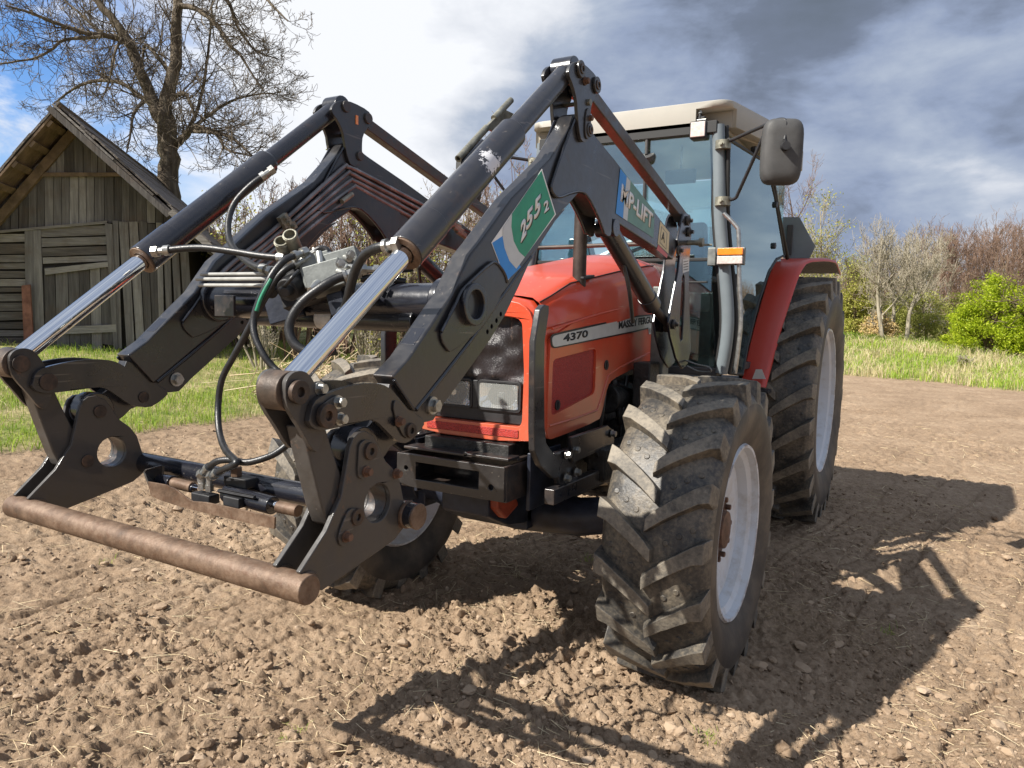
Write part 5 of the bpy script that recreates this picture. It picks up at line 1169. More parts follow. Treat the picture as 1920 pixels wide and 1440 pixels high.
# a few real stones
for i, (px, py, s_) in enumerate([(1000, 1205, .035), (1455, 1285, .0), (1688, 1285, .028), (1500, 1208, .045), (1505, 1245, .05), (1560, 1215, .03), (868, 1190, .032), (1425, 1255, .045)]):
    if s_ == 0: continue
    p = at(px, py, z=.02); n_ = 0; vv = IV.copy(); rs_ = np.random.default_rng(i)
    for k in range(5): d = rs_.normal(size=3); d /= np.linalg.norm(d); dt = vv@d; vv = vv-np.outer(np.maximum(dt-.55, 0), d)
    vv = vv*np.array([1, .75, .5])*s_; a = rs_.uniform(0, 6.28); R2 = np.array([[math.cos(a), -math.sin(a), 0], [math.sin(a), math.cos(a), 0], [0, 0, 1]]); vv = vv@R2.T
    z = float(hsoil([p.x], [p.y])[0]); o = fastmesh('field_stone', vv+np.array([p.x, p.y, z+s_*.25]), IF, M['clod'], smooth=False)
    lab = ['small brown stone lying alone left of the near front tyre', '', 'pale flat stone on sunlit soil right of the tractor shadow', 'large round clod in the shadow just right of the near front tyre', 'big lump of earth below the round clod beside the near tyre', 'lump of earth in shadow further right of the near tyre', 'brown stone on the lit soil below the rusty hook bar end', 'lump of earth nearest the foot of the near front tyre'][i]
    tagm(o, lab, 'stone', 'stones and lumps on the field')
# straw
def sticks(name, x, y, z, ln, w, mat, tilt=.25, ang=None, seg=1):
    n = len(x); a = rng.uniform(0, 6.28, n) if ang is None else ang; tl = rng.normal(0, tilt, n); d = np.stack([np.cos(a)*np.cos(tl), np.sin(a)*np.cos(tl), np.sin(tl)], -1)
    up = np.array([0, 0, 1.0]); s1 = np.cross(d, up); s1 /= np.linalg.norm(s1, axis=1, keepdims=True)+1e-9; s2 = np.cross(s1, d); c0 = np.stack([x, y, z], -1)
    P = []
    for t_ in (-.5, .5):
        for k in range(3): aa = 2.094*k; P.append(c0+d*(ln*t_)[:, None]+(s1*math.cos(aa)+s2*math.sin(aa))*(w)[:, None]*(1.0 if t_ < 0 else .6))
    P = np.stack(P, 1).reshape(-1, 3); f = np.array([[0, 1, 4], [0, 4, 3], [1, 2, 5], [1, 5, 4], [2, 0, 3], [2, 3, 5]]); F = (f[None]+(np.arange(n)*6)[:, None, None]).reshape(-1, 3)
    return fastmesh(name, P, F, mat)
M['straw'] = matrand('dry_straw', [(.40, .29, .16), (.58, .46, .28), (.66, .55, .36), (.42, .33, .22)], .7)
x, y, r = polar_pts(8000, 1.8, 13); k = edge_l(x, y) < 0; x, y, r = x[k], y[k], r[k]
clus = vnoise(x*2.5, y*2.5, 101) > .38; x, y, r = x[clus], y[clus], r[clus]
o = sticks('straw', x, y, hsoil(x, y)+.006, rng.uniform(.02, .12, len(x))*(1+.3*(r > 4)), rng.uniform(.0006, .0015, len(x))*(1+.12*r), M['straw'], .18); o['kind'] = 'stuff'; o['label'] = 'dry straw bits lying over the brown soil'; o['category'] = 'straw'
# ------------------------------------------------------------------ grass
def blades(x, y, z, h, w, lean, mat, name, curl=.5):
    n = len(x); a = rng.uniform(0, 6.28, n); b = rng.uniform(0, 6.28, n); lx = np.cos(b)*lean; ly = np.sin(b)*lean; wx = np.cos(a)*w; wy = np.sin(a)*w
    c0 = np.stack([x, y, z-.01], -1); mid = c0+np.stack([lx*h*.35, ly*h*.35, h*.6], -1); tip = c0+np.stack([lx*h*(1+curl), ly*h*(1+curl), h*(1-.25*lean)], -1); W_ = np.stack([wx, wy, 0*wx], -1)
    P = np.stack([c0-W_, c0+W_, mid+W_*.75, mid-W_*.75, tip], 1).reshape(-1, 3); f = np.array([[0, 1, 2], [0, 2, 3], [3, 2, 4]]); F = (f[None]+(np.arange(n)*5)[:, None, None]).reshape(-1, 3)
    o = fastmesh(name, P, F, mat, smooth=False); o['kind'] = 'stuff'; return o
M['grass'] = matrand('green_grass', [(.15, .27, .025), (.26, .40, .040), (.36, .47, .06), (.45, .48, .11)], .55, .3, trans=.3)
M['drygrass'] = matrand('dry_grass', [(.42, .34, .17), (.58, .48, .28), (.66, .57, .37), (.38, .38, .14)], .75, .2, trans=.25)
def grass_area(n, rmin, rmax, a0, a1, test, hmin, hmax, w, green, name, gmat, lab):
    x, y, r = polar_pts(n, rmin, rmax, a0, a1, .8); k = test(x, y); x, y, r = x[k], y[k], r[k]
    dens = fbm(x*.9, y*.9, 4, 120); kk = (dens+rng.normal(0, .08, len(x)) > green[0]) if green[1] else (dens+rng.normal(0, .08, len(x)) < green[0]); x, y, r = x[kk], y[kk], r[kk]
    tuft = .45+1.1*fbm(x*2.4, y*2.4, 3, 130); h = rng.uniform(hmin, hmax, len(x))*tuft
    o = blades(x, y, hbase(x, y)+.01, h, w*(1+.07*r)*rng.uniform(.6, 1.3, len(x)), rng.uniform(.1, .75, len(x)), gmat, name); o['label'] = lab; o['category'] = 'grass'
gt = lambda x, y: (edge_l(x, y) > -.1)
grass_area(95000, 6.5, 26, -.15, .80, gt, .05, .19, .0022, (.40, True), 'grass', M['grass'], 'bright green spring grass strip between field and barn')
grass_area(60000, 6.5, 26, -.15, .80, gt, .03, .13, .0020, (.52, False), 'dry_grass', M['drygrass'], 'straw coloured dead grass patches along the left field edge')
gt2 = lambda x, y: (edge_r(x, y) > -.2) & (y > 8)
grass_area(60000, 18, 42, -.75, .1, gt2, .10, .40, .0035, (.40, True), 'bank_grass', M['grass'], 'green grass bank beyond the field on the right')
grass_area(52000, 18, 34, -.75, .1, gt2, .12, .48, .0030, (.47, False), 'dry_bank_grass', M['drygrass'], 'tall pale dead grass on the bank right of the tractor')
# small weeds on the soil
for (px, py, lab) in [(545, 1375, 'small tuft of green and dry grass in the foreground soil left of centre'), (1665, 1180, 'small green seedlings in the shadow edge right of the near tyre'), (205, 1052, 'tiny green weed below the hook bar at the left'), (1100, 1045, 'green shoots beneath the tractor behind the near front wheel'), (968, 1075, 'tuft of dry straw stubble below the front axle'), (1330, 1385, 'small tuft of dry grass near the bottom right of the near tyre')]:
    p = at(px, py, z=.01); n = 34; x = p.x+rng.normal(0, .022, n); y = p.y+rng.normal(0, .03, n)
    o = blades(x, y, hsoil(x, y), rng.uniform(.02, .06, n), rng.uniform(.0008, .0018, n), rng.uniform(.2, .9, n), M['drygrass'] if 'dry straw' in lab else M['grass'], 'weed_tuft'); o['kind'] = ''; del o['kind']; tagm(o, lab, 'weed')

# ================================================================== TREES
def seg_mesh(S, sides=4):
    """S: list of (p0, p1, r0, r1) -> joined tubes"""
    A = np.array([list(a)+list(b_)+[c_, d_] for a, b_, c_, d_ in S]); p0 = A[:, :3]; p1 = A[:, 3:6]; d = p1-p0; d /= np.linalg.norm(d, axis=1, keepdims=True)+1e-9
    ref = np.where(np.abs(d[:, 2:3]) < .9, np.array([[0, 0, 1.]]), np.array([[1., 0, 0]])); s1 = np.cross(d, ref); s1 /= np.linalg.norm(s1, axis=1, keepdims=True); s2 = np.cross(d, s1); P = []
    for p, rr in ((p0, A[:, 6:7]), (p1, A[:, 7:8])):
        for k in range(sides): aa = 2*math.pi*k/sides; P.append(p+(s1*math.cos(aa)+s2*math.sin(aa))*rr)
    P = np.stack(P, 1).reshape(-1, 3); f = []
    for k in range(sides): j = (k+1) % sides; f += [[k, j, sides+j, sides+k]]
    F = (np.array(f)[None]+(np.arange(len(S))*2*sides)[:, None, None]).reshape(-1, 4); return P, F
RD = random.Random(11)
def rvec(): return Vector((RD.gauss(0, 1), RD.gauss(0, 1), RD.gauss(0, 1)))
def grow(p, d, ln, r, lvl, S, T, kids=(7, 5, 3), up=.12, wig=.22, ratio=.5, rmin=.003):
    n = 6 if lvl > 0 else 4; st = ln/n; p = Vector(p); d = Vector(d).normalized()
    for i in range(n):
        d2 = (d+rvec()*wig+Vector((0, 0, up))).normalized(); q = p+d2*st; r2 = max(rmin, r*(1-.8/n)) if i < n-1 else max(rmin, r*.6)
        S.append((p[:], q[:], r, r2)); 
        if lvl > 0 and i >= 1:
            for _ in range(max(1, int(round(kids[-lvl]/(n-1)+RD.random()*.6-.2)))):
                kd = (d2*.8+rvec()*.62).normalized(); grow(q, kd, ln*ratio*RD.uniform(.6, 1.2), r2*.58, lvl-1, S, T, kids, up, wig*1.1, ratio, rmin)
        p, d, r = q, d2, r2
    if lvl == 0: T.append(p[:])
def bark(name, c1, c2, c3):
    t = MT(name); n = t.noise(7, 6, .65, stretch=(1, 1, .25)); t.set(Base_Color=t.ramp(n, [(.3, c1), (.5, c2), (.72, c3)]), Roughness=.9, Specular_IOR_Level=.2); t.bump(n, .8, .03); return t.m
M['bark'] = bark('grey_brown_bark', (.055, .042, .030), (.12, .095, .068), (.22, .185, .135)); M['twig'] = bark('brown_twig', (.10, .070, .045), (.17, .125, .085), (.24, .185, .13))
M['paletwig'] = bark('pale_grey_twig', (.20, .17, .12), (.31, .27, .20), (.42, .38, .30)); M['redtwig'] = bark('reddish_twig', (.13, .08, .055), (.20, .13, .095), (.27, .19, .14))
def leaf_quads(C, size, name, mat, par=None, jit=.0):
    C = np.asarray(C, float); n = len(C); a = rng.normal(size=(n, 3)); a /= np.linalg.norm(a, axis=1, keepdims=True); b = rng.normal(size=(n, 3)); b = np.cross(a, b); b /= np.linalg.norm(b, axis=1, keepdims=True)
    s = (size*rng.uniform(.5, 1.3, n))[:, None]; P = np.stack([C-a*s, C+b*s*.55, C+a*s, C-b*s*.55], 1).reshape(-1, 3); F = np.arange(n*4).reshape(-1, 4)
    o = fastmesh(name, P, F, mat)
    if par: adopt(o, par)
    return o
def tree_thing(name, base, limbs, lab, cat, tw='twig', lvl=2, kids=(8, 5, 3), ln=1.0, r=.03, up=.1, wig=.22, group=None, leaves=None, trunkmat='bark', rmin=.004, ratio=.5, sidebr=1.0):
    """limbs: list of polylines [(Vector, radius), ...]; random side branches are grown from them"""
    tr = thing(name, base, lab, cat, group); S0 = []; S = []; T = []
    for li, lm in enumerate(limbs):
        P = catmull([p for p, _ in lm], 4); rr = np.interp(np.linspace(0, len(lm)-1, len(P)), range(len(lm)), [q[1] for q in lm])
        b = MB(); P = [p+rvec()*rr[i]*.12 for i, p in enumerate(P)]; b.tube(P, list(rr), 10 if rr[0] > .06 else 6); 
        o = b.build('trunk' if li == 0 else 'limb', M[trunkmat], tr, 70)
        tot = len(P)
        for i in range(2 if li else int(tot*.45), tot):
            if RD.random() > sidebr: continue
            dd = (P[min(i+1, tot-1)]-P[i-1]).normalized(); f_ = 1-.45*i/tot
            for _ in range(1 if RD.random() < .6 else 2):
                kd = (dd*.55+rvec()*.6).normalized(); grow(P[i], kd, ln*f_*RD.uniform(.5, 1.25), min(r, rr[i]*.55)*RD.uniform(.6, 1), lvl, S, T, kids, up, wig, ratio, rmin)
    if S:
        P, F = seg_mesh(S, 3); o = fastmesh('twig', P, F, M[tw]); o['kind'] = 'stuff'; adopt(o, tr)
    if leaves and T:
        mat, size, num, spread = leaves; T = np.array(T); C = T[rng.integers(0, len(T), num)]+rng.normal(0, spread, (num, 3)); o = leaf_quads(C, size, 'leaf', M[mat], tr); o['kind'] = 'stuff'
    return tr
def pxl(pts, d): return [(at(a, b_, d=d+dd), r_) for a, b_, dd, r_ in pts]
DT = 18.5
base = at(318, 640, d=DT); base.z = gh(base.x, base.y)-.1
k_ = DT/FPX
L1 = [(base, .34), (at(317, 500, d=DT), .29), (at(318, 370, d=DT), .25), (at(316, 300, d=DT), .24), (at(312, 240, d=DT), .23), (at(304, 205, d=DT), .20)]
limbs = [L1,
 pxl([(304, 215, 0, .17), (322, 150, 0, .15), (331, 90, .1, .135), (332, 30, .1, .12), (335, -40, .2, .10), (338, -120, .2, .07)], DT),
 pxl([(302, 225, 0, .17), (283, 185, -.1, .145), (262, 130, -.2, .13), (242, 80, -.2, .12), (215, 40, -.3, .10), (185, 5, -.3, .085), (150, -50, -.4, .06)], DT),
 pxl([(290, 200, .2, .07), (262, 180, .5, .06), (225, 155, .8, .052), (180, 152, 1.0, .045), (140, 165, 1.2, .035), (100, 195, 1.3, .02)], DT),
 pxl([(240, 80, -.3, .07), (205, 68, -.8, .06), (160, 62, -1.1, .05), (110, 45, -1.4, .04), (60, 25, -1.7, .03), (10, 10, -2, .02)], DT),
 pxl([(190, 68, -1, .04), (120, 75, -1.2, .035), (95, 95, -1.3, .03), (60, 110, -1.4, .026), (0, 120, -1.5, .02)], DT),
 pxl([(228, 72, -.6, .04), (215, 100, -1.0, .035), (205, 150, -1.3, .026), (190, 190, -1.5, .014)], DT),
 pxl([(255, 110, .3, .06), (225, 72, .6, .05), (190, 62, .9, .045), (150, 25, 1.2, .035), (120, 0, 1.3, .025)], DT),
 pxl([(318, 135, .3, .06), (290, 100, .7, .05), (272, 85, .9, .04), (268, 110, 1.0, .03)], DT),
 pxl([(268, 190, -.4, .045), (250, 215, -.8, .04), (245, 250, -1.0, .03), (238, 285, -1.2, .018)], DT),
 pxl([(330, 272, 0, .10), (352, 250, -.3, .085), (368, 238, -.5, .07), (400, 246, -.7, .055), (440, 262, -.9, .04), (480, 300, -1, .022)], DT),
 pxl([(356, 240, .2, .06), (372, 200, .3, .05), (385, 140, .4, .04), (394, 60, .4, .03), (398, 0, .5, .02)], DT),
 pxl([(366, 236, .4, .055), (400, 210, .7, .045), (445, 185, .9, .035), (500, 175, 1.1, .022), (530, 180, 1.2, .012)], DT),
 pxl([(362, 245, -.5, .05), (405, 252, -.9, .042), (425, 280, -1.1, .034), (470, 292, -1.3, .02)], DT),
 pxl([(318, 190, -.2, .06), (345, 175, -.5, .05), (360, 200, -.7, .04), (366, 225, -.8, .03)], DT),
 pxl([(336, 10, 0, .07), (370, 18, -.3, .06), (405, 45, -.5, .05), (430, 85, -.7, .04), (448, 100, -.9, .034), (480, 150, -1, .02), (500, 180, -1, .012)], DT),
 pxl([(338, -30, .2, .06), (420, -5, .5, .05), (445, 50, .8, .04), (480, 95, 1.0, .03), (520, 110, 1.2, .014)], DT),
 pxl([(338, -60, -.2, .06), (460, -40, -.3, .05), (510, 10, -.5, .035), (540, 40, -.6, .016)], DT)]
tree_thing('bare_tree', base, limbs, 'big bare linden tree with forked trunk rising behind the barn', 'tree', tw='bark', lvl=2, kids=(8, 6, 5), ln=1.4, r=.024, up=.07, wig=.13, rmin=.0052, sidebr=1.0)
# bare shrubs behind the loader
def shrub(px, py, d, h, spread, nst, lab, tw='twig', leaves=None, lvl=2, cat='shrub', group=None, ln=.55, rmin=.0048, r0=.024, kids=(6, 4, 3)):
    b0 = at(px, py, d=d); b0.z = gh(b0.x, b0.y)-.05; limbs = []
    for k in range(nst):
        a = RD.uniform(0, 6.28); sp_ = RD.uniform(.1, 1)*spread; hh = h*RD.uniform(.65, 1.0); q0 = b0+Vector((math.cos(a)*.25*sp_, math.sin(a)*.25*sp_, 0)); tip = b0+Vector((math.cos(a)*sp_, math.sin(a)*sp_, hh))
        md = (q0+tip)/2+rvec()*.12*h*.5-Vector((math.cos(a)*.1*sp_, math.sin(a)*.1*sp_, -.05*h)); limbs.append([(q0, r0), (md, r0*.7), (tip, r0*.25)])
    return tree_thing('shrub' if cat == 'shrub' else 'small_tree', b0, limbs, lab, cat, tw, lvl, kids, ln*h/3, r0*.5, .18, .2, group, leaves, tw, rmin, .55, .8)
M['bud'] = matrand('yellow_green_buds', [(.30, .34, .05), (.42, .42, .08), (.50, .44, .14)], .6, trans=.35)
M['leaf'] = matrand('fresh_green_leaves', [(.18, .25, .015), (.34, .44, .02), (.48, .58, .03), (.58, .62, .07)], .5, .3, trans=.5)
M['olive'] = matrand('olive_buds', [(.28, .31, .06), (.38, .39, .09), (.44, .42, .15)], .7, trans=.4)
M['orange'] = matrand('orange_brush', [(.50, .34, .12), (.60, .45, .22), (.45, .33, .18)], .8)
GB = 'bare shrubs behind the loader'
for args in [(455, 640, 15.5, 3.0, 1.0, 16, 'bare shrub with yellow buds right of the barn roof', 'twig', ('bud', .035, 1500, .12)), (560, 650, 14.5, 3.2, 1.0, 16, 'reddish bare shrub seen through the far loader arm', 'redtwig', None),
             (650, 650, 16, 3.6, 1.1, 16, 'tall thin bare shrub behind the valve block', 'redtwig', ('bud', .03, 500, .1)), (745, 650, 15, 3.1, 1.1, 16, 'bare shrub with green buds seen below the knee of the far arm', 'twig', ('bud', .035, 1400, .12)),
             (840, 650, 17, 3.8, 1.1, 14, 'bare shrub between the two loader arms', 'twig', ('bud', .03, 400, .1)), (935, 640, 18, 4.9, 1.1, 14, 'tallest bare shrub, left of the cab windscreen', 'redtwig', ('bud', .03, 300, .1)),
             (1030, 640, 19, 4.0, 1.2, 12, 'bare shrub seen through the windscreen behind the bonnet', 'twig', ('bud', .03, 900, .12)), (385, 640, 17, 2.5, .9, 12, 'low budding shrub against the foot of the big tree', 'twig', ('bud', .04, 1300, .12)),
             (500, 655, 12.8, 1.6, .8, 10, 'low twiggy bush between barn and loader arm', 'paletwig', None), (690, 660, 13.5, 2.0, .9, 12, 'short yellowish bush under the cross tube', 'paletwig', ('bud', .03, 500, .1))]:
    shrub(*args, group=GB)
for args in [(425, 640, 16.5, 2.9, 1.0, 18, 'brown twiggy shrub just right of the big tree trunk', 'redtwig', ('bud', .03, 900, .12)), (520, 640, 17.5, 3.5, 1.0, 18, 'brown shrub crossed by the upper part of the far tilt cylinder', 'redtwig', None),
             (605, 640, 18, 3.3, 1.1, 18, 'brown shrub seen above the oil pipes of the far arm', 'redtwig', None), (700, 640, 18.5, 3.9, 1.1, 18, 'brown shrub framed by the bend of the far arm', 'redtwig', ('bud', .03, 900, .12)),
             (790, 640, 18.5, 3.6, 1.1, 18, 'brown shrub left of the near tilt cylinder', 'twig', ('bud', .03, 700, .12)), (885, 640, 19, 4.2, 1.1, 18, 'brown shrub right of the near tilt cylinder', 'redtwig', None)]:
    shrub(*args, group=GB)
# brush pile
n = 1500; t_ = rng.random(n); c0 = [at(a, 668, d=10.5) for a in (560, 790)]
x = c0[0].x+(c0[1].x-c0[0].x)*t_+rng.normal(0, .35, n); y = c0[0].y+(c0[1].y-c0[0].y)*t_+rng.normal(0, .35, n); z = hbase(x, y)+np.abs(rng.normal(0, .26, n))
o = sticks('brush_pile', x, y, z, rng.uniform(.15, .9, n), rng.uniform(.003, .010, n), M['straw'], .5); o['kind'] = 'stuff'; tagm(o, 'heap of dead brushwood and dry stalks behind the far front wheel', 'brushwood')
# right-hand tree line
GR = 'trees along the far edge of the field'
def bare(px, py, d, top, lab, tw='paletwig', leaves=None, lean=0, r0=.10, w=1.0, lvl=2, kids=(6, 4, 3), rmin=.0062):
    b0 = at(px, py, d=d); b0.z = gh(b0.x, b0.y)-.1; tp_ = at(px+lean, top, d=d); h = tp_.z-b0.z; limbs = [[(b0, r0), (b0.lerp(tp_, .35)+rvec()*.1, r0*.75), (b0.lerp(tp_, .7)+rvec()*.15, r0*.45), (tp_, r0*.12)]]
    for k in range(7):
        f_ = RD.uniform(.18, .75); a = RD.uniform(0, 6.28); q0 = b0.lerp(tp_, f_); e_ = Vector((math.cos(a), math.sin(a), 0)); l_ = h*.42*(1-f_*.4)*w
        limbs.append([(q0, r0*.35), (q0+e_*l_*.35+Vector((0, 0, l_*.4)), r0*.22), (q0+e_*l_*.6+Vector((0, 0, l_*.95)), r0*.08)])
    return tree_thing('small_tree', b0, limbs, lab, 'tree', tw, lvl, kids, h*.24, r0*.20, .20, .11, GR, leaves, tw, rmin, .60, .85)
bare(1538, 640, 30, 388, 'tree in yellow spring leaf behind the sign plate', leaves=('bud', .045, 3200, .15), w=.45)
bare(1478, 640, 36, 352, 'reddish bare tree top showing between cab and sign plate', 'redtwig')
bare(1655, 640, 33, 432, 'tall pale bare tree with slim trunk, leftmost of the tree line')
bare(1672, 642, 34, 445, 'slim bare tree close right of the tall pale one')
bare(1700, 645, 32, 470, 'pale leaning tree with a bent crown in the tree line', lean=35)
bare(1735, 645, 38, 455, 'bare greyish tree behind the leaning one', 'paletwig')
bare(1770, 645, 42, 470, 'bare brown tree above the olive thicket', 'redtwig')
bare(1812, 650, 42, 452, 'brown bare tree left of the bright green bush top', 'redtwig')
bare(1848, 650, 43, 462, 'brown bare tree standing over the bright green bush', 'redtwig')
bare(1885, 650, 41, 448, 'brown bare tree near the right picture edge', 'redtwig')
bare(1918, 650, 42, 440, 'tallest brown bare tree at the right picture edge', 'redtwig')
bare(1630, 640, 44, 470, 'slender brown bare tree behind the low budding one', 'redtwig')
bare(1752, 645, 46, 448, 'brown bare tree between the greyish and the brown one', 'redtwig')
bare(1830, 650, 48, 440, 'slender brown bare tree in the back row over the bright bushes', 'redtwig')
bare(1868, 650, 47, 452, 'brown bare tree in the back row near the right edge', 'redtwig')
bare(1900, 650, 49, 436, 'tall brown bare tree in the back row at the right edge', 'redtwig')
bare(1790, 650, 45, 466, 'brown bare tree with spreading top behind the thicket', 'redtwig')
bare(1610, 640, 38, 505, 'low budding tree just right of the rear tyre', 'twig', leaves=('olive', .045, 5000, .3))
def bush(px, top, w, d, lab, mat='leaf', n=9000, size=.04, tw='twig', base=655):
    b0 = at(px, base, d=d); b0.z = gh(b0.x, b0.y)-.05; h = at(px, top, d=d).z-b0.z; wr = w/2*d/FPX
    tr = thing('green_bush', b0, lab, 'bush', 'bushes along the far edge of the field'); S = []; T = []
    for k in range(14): a = RD.uniform(0, 6.28); grow(b0, Vector((math.cos(a)*.6*wr/h, math.sin(a)*.6*wr/h, 1)), h*.8, .04, 2, S, T, (5, 4, 3), .06, .15, .45, .008)
    P, F = seg_mesh(S, 3); o = fastmesh('twig', P, F, M[tw]); o['kind'] = 'stuff'; adopt(o, tr)
    # leaf clumps on an uneven shell
    nc = 150; cl_ = rng.normal(size=(nc, 3)); cl_ /= np.linalg.norm(cl_, axis=1, keepdims=True); cl_ *= rng.uniform(.55, .98, (nc, 1)); cl_[:, 2] = np.abs(cl_[:, 2])*1.0
    cen_ = np.array(b0[:])+cl_*np.array([wr, wr, h*.9])+np.array([0, 0, h*.10]); cs = rng.uniform(.06, .2, nc)*wr*1.1
    i = rng.integers(0, nc, n); C = cen_[i]+rng.normal(size=(n, 3))*cs[i][:, None]*np.array([.6, .6, .5]); C = C[C[:, 2] > b0.z+.1]
    o = leaf_quads(C, size, 'leaf', M[mat], tr); o['kind'] = 'stuff'; return tr
bush(1850, 514, 150, 27, 'bright green leafy bush, left one of the pair at right', n=42000, base=678)
bush(1940, 520, 120, 26, 'bright green leafy bush cut by the right picture edge', n=36000, base=685)
bush(1600, 525, 90, 36, 'yellow green bush beside the rear tyre', 'bud', 17000, .05)
bush(1715, 540, 150, 37, 'olive brown thicket at the middle of the tree line', 'olive', 15000, .05, 'paletwig')
bush(1665, 545, 90, 39, 'yellow green thicket behind the pale bare trees', 'bud', 9000, .05)
bush(1790, 545, 90, 40, 'yellow green thicket behind the bright green bushes', 'olive', 9000, .05)
bush(1790, 590, 70, 33, 'low olive thicket left of the bright green bushes', 'olive', 5000, .04, 'paletwig')
bush(1645, 585, 70, 34, 'low brushy thicket at the foot of the pale trees', 'orange', 4000, .04, 'paletwig')
bush(1806, 668, 24, 23, 'tiny green shrub standing alone on the grass bank', 'olive', 700, .03, 'paletwig', 680)
# far wood mass
n = 26000; a = fa+rng.uniform(-1.0, .95, n); r = rng.uniform(50, 62, n); x = cx+r*np.cos(a); y = cyy+r*np.sin(a); hmx = 2.2+2.6*vnoise(a*14, a*0, 200)+1.6*vnoise(a*45, a*0, 201)
z = hbase(x, y)+rng.random(n)**.8*hmx
S = [((x[i], y[i], z[i]-.5), (x[i]+RD.gauss(0, .25), y[i]+RD.gauss(0, .25), z[i]+.5), .022, .008) for i in range(n)]
P, F = seg_mesh(S, 3); o = fastmesh('distant_wood', P, F, M['redtwig']); o['kind'] = 'stuff'; o['label'] = 'distant brown leafless wood along the horizon'; o['category'] = 'wood'

# ================================================================== BARN
t = MT('weathered_board'); oi = t.N.new('ShaderNodeObjectInfo'); n1 = t.noise(3, 6, .6); n2 = t.noise(9, 7, .65, stretch=(2.2, 2.2, .16))
g1 = t.math('ADD', t.math('MULTIPLY', n2, .6), t.math('MULTIPLY', oi.outputs['Random'], .4))
c = t.ramp(g1, [(.22, (.055, .048, .044)), (.42, (.12, .108, .10)), (.6, (.21, .192, .178)), (.8, (.37, .34, .31))]); c = t.mix(t.ramp(n1, [(.5, 0.0), (.75, .5)]), c, (.13, .085, .055))
t.set(Base_Color=c, Roughness=.88, Specular_IOR_Level=.2); t.bump(n2, .8, .015); M['board'] = t.m
t = MT('weathered_board_across'); oi = t.N.new('ShaderNodeObjectInfo'); n1 = t.noise(3, 6, .6); n2 = t.noise(9, 7, .65, stretch=(.25, .25, 3))
g1 = t.math('ADD', t.math('MULTIPLY', n2, .6), t.math('MULTIPLY', oi.outputs['Random'], .4))
c = t.ramp(g1, [(.22, (.062, .053, .047)), (.42, (.14, .122, .108)), (.6, (.24, .218, .195)), (.8, (.42, .38, .34))]); c = t.mix(t.ramp(n1, [(.5, 0.0), (.75, .5)]), c, (.15, .10, .065))
t.set(Base_Color=c, Roughness=.88, Specular_IOR_Level=.2); t.bump(n2, .8, .015); M['boardx'] = t.m
M['warmwood'] = simple('warm_brown_timber', (.18, .125, .082), .85, 0, .4, 5, .6, .2, bd=.02); M['inside'] = simple('barn_inside_shade', (.03, .025, .02), .95, 0, .3, 4, .2)  # second material: near-black, carries the shade seen through the plank gaps
M['redpost'] = simple('red_brown_post', (.26, .12, .085), .8, 0, .35, 8, .5, .2, bd=.01); M['rooftop'] = simple('old_roof_shingle', (.16, .14, .125), .9, 0, .4, 9, .8, .2, bd=.03)
bO = at(200, 655, d=13.3); bO.z = gh(bO.x, bO.y); bb_ = raydir(620, 610); bb_.z = 0; bb_.normalize(); ba = Vector((bb_.y, -bb_.x, 0))
BN = thing('barn', bO, 'old grey wooden barn with steep gable and plank door', 'barn')
def bp(px, py, off=0): return atp(px, py, bO-bb_*off, bb_)
def board(pts, off=0, th=.03, mat='board', par=None, name='plank', jit=.006, vec=None):
    j = RD.uniform(-jit, jit); P = [bp(a+RD.uniform(-.5, .5), b_+RD.uniform(-.5, .5), off+j) for a, b_ in pts]
    return solid_poly(P, bb_ if vec is None else vec, th, M[mat], name, par or BN, 0)
top = lambda x: 242+(132-x)*1.07 if x < 132 else 242+(x-132)*.865
x = 60
while x < 232:
    w = RD.uniform(13, 19); x2 = min(x+w, 236)
    if top((x+x2)/2) < 322: board([(x+.4, 327), (x2-.4, 327), (x2-.4, min(326, top(x2-.4))), (x+.4, min(326, top(x+.4)))] if not (x < 132 < x2) else [(x+.4, 327), (x2-.4, 327), (x2-.4, top(x2)), (132, 242), (x+.4, top(x))], .06, .03)
    x = x2
x = -30
while x < 330:
    w = RD.uniform(13, 19); x2 = x+w; tl, tr_ = max(331, top(x)), max(331, top(x2)); bt = 434-.09*max(0, x) if x < 195 else 418
    if min(tl, tr_) < bt-3: board([(x+.5, bt), (x2-.5, bt-.5), (x2-.5, min(tr_, bt-1)), (x+.5, min(tl, bt-1))], .02, .03)
    x = x2
board([(62, 323.5), (236, 323.5), (236, 330), (62, 331)], .10, .03, 'warmwood', name='belt_rail')
board([(-30, 434), (200, 414), (200, 419), (-30, 439)], .07, .05, 'boardx', name='door_lintel')
yy = [438, 456, 477, 493, 507, 522, 538, 550, 566, 584, 603, 618, 632, 660]
for i in range(len(yy)-1): board([(-40, yy[i+1]-1.2), (52, yy[i+1]-1.6-(2 if i % 3 == 0 else 0)), (51, yy[i]+1), (-40, yy[i]+1.2)], .0, .05, 'boardx', name='wall_log')
board([(49, 660), (66, 662), (62, 431), (46, 432)], .05, .05); board([(66, 660), (84, 660), (76, 432), (62, 431)], .04, .05)
dr = bb_; DO = bpy.data.objects
b = MB(); door = board([(76, 655), (212, 655), (200, 425), (70, 428)], -.02, .02, 'inside', name='door')  # backing sheet, shade between the door planks painted as its colour
for i, (y0, y1) in enumerate([(426, 445), (447, 463), (465, 481), (483, 494)]): board([(70+i*3.5, y1), (203+i, y1-5), (202+i, y0-4), (69+i*3.5, y0)], .03, .03, 'boardx', door)
x = 82
for w in (21, 24, 21, 20, 20, 22):
    board([(x+4, 652 if x < 170 else 645), (x+w+3, 652 if x < 170 else 648), (x+w-1, 500), (x+.5, 502)], .03, .03, 'board', door); x += w
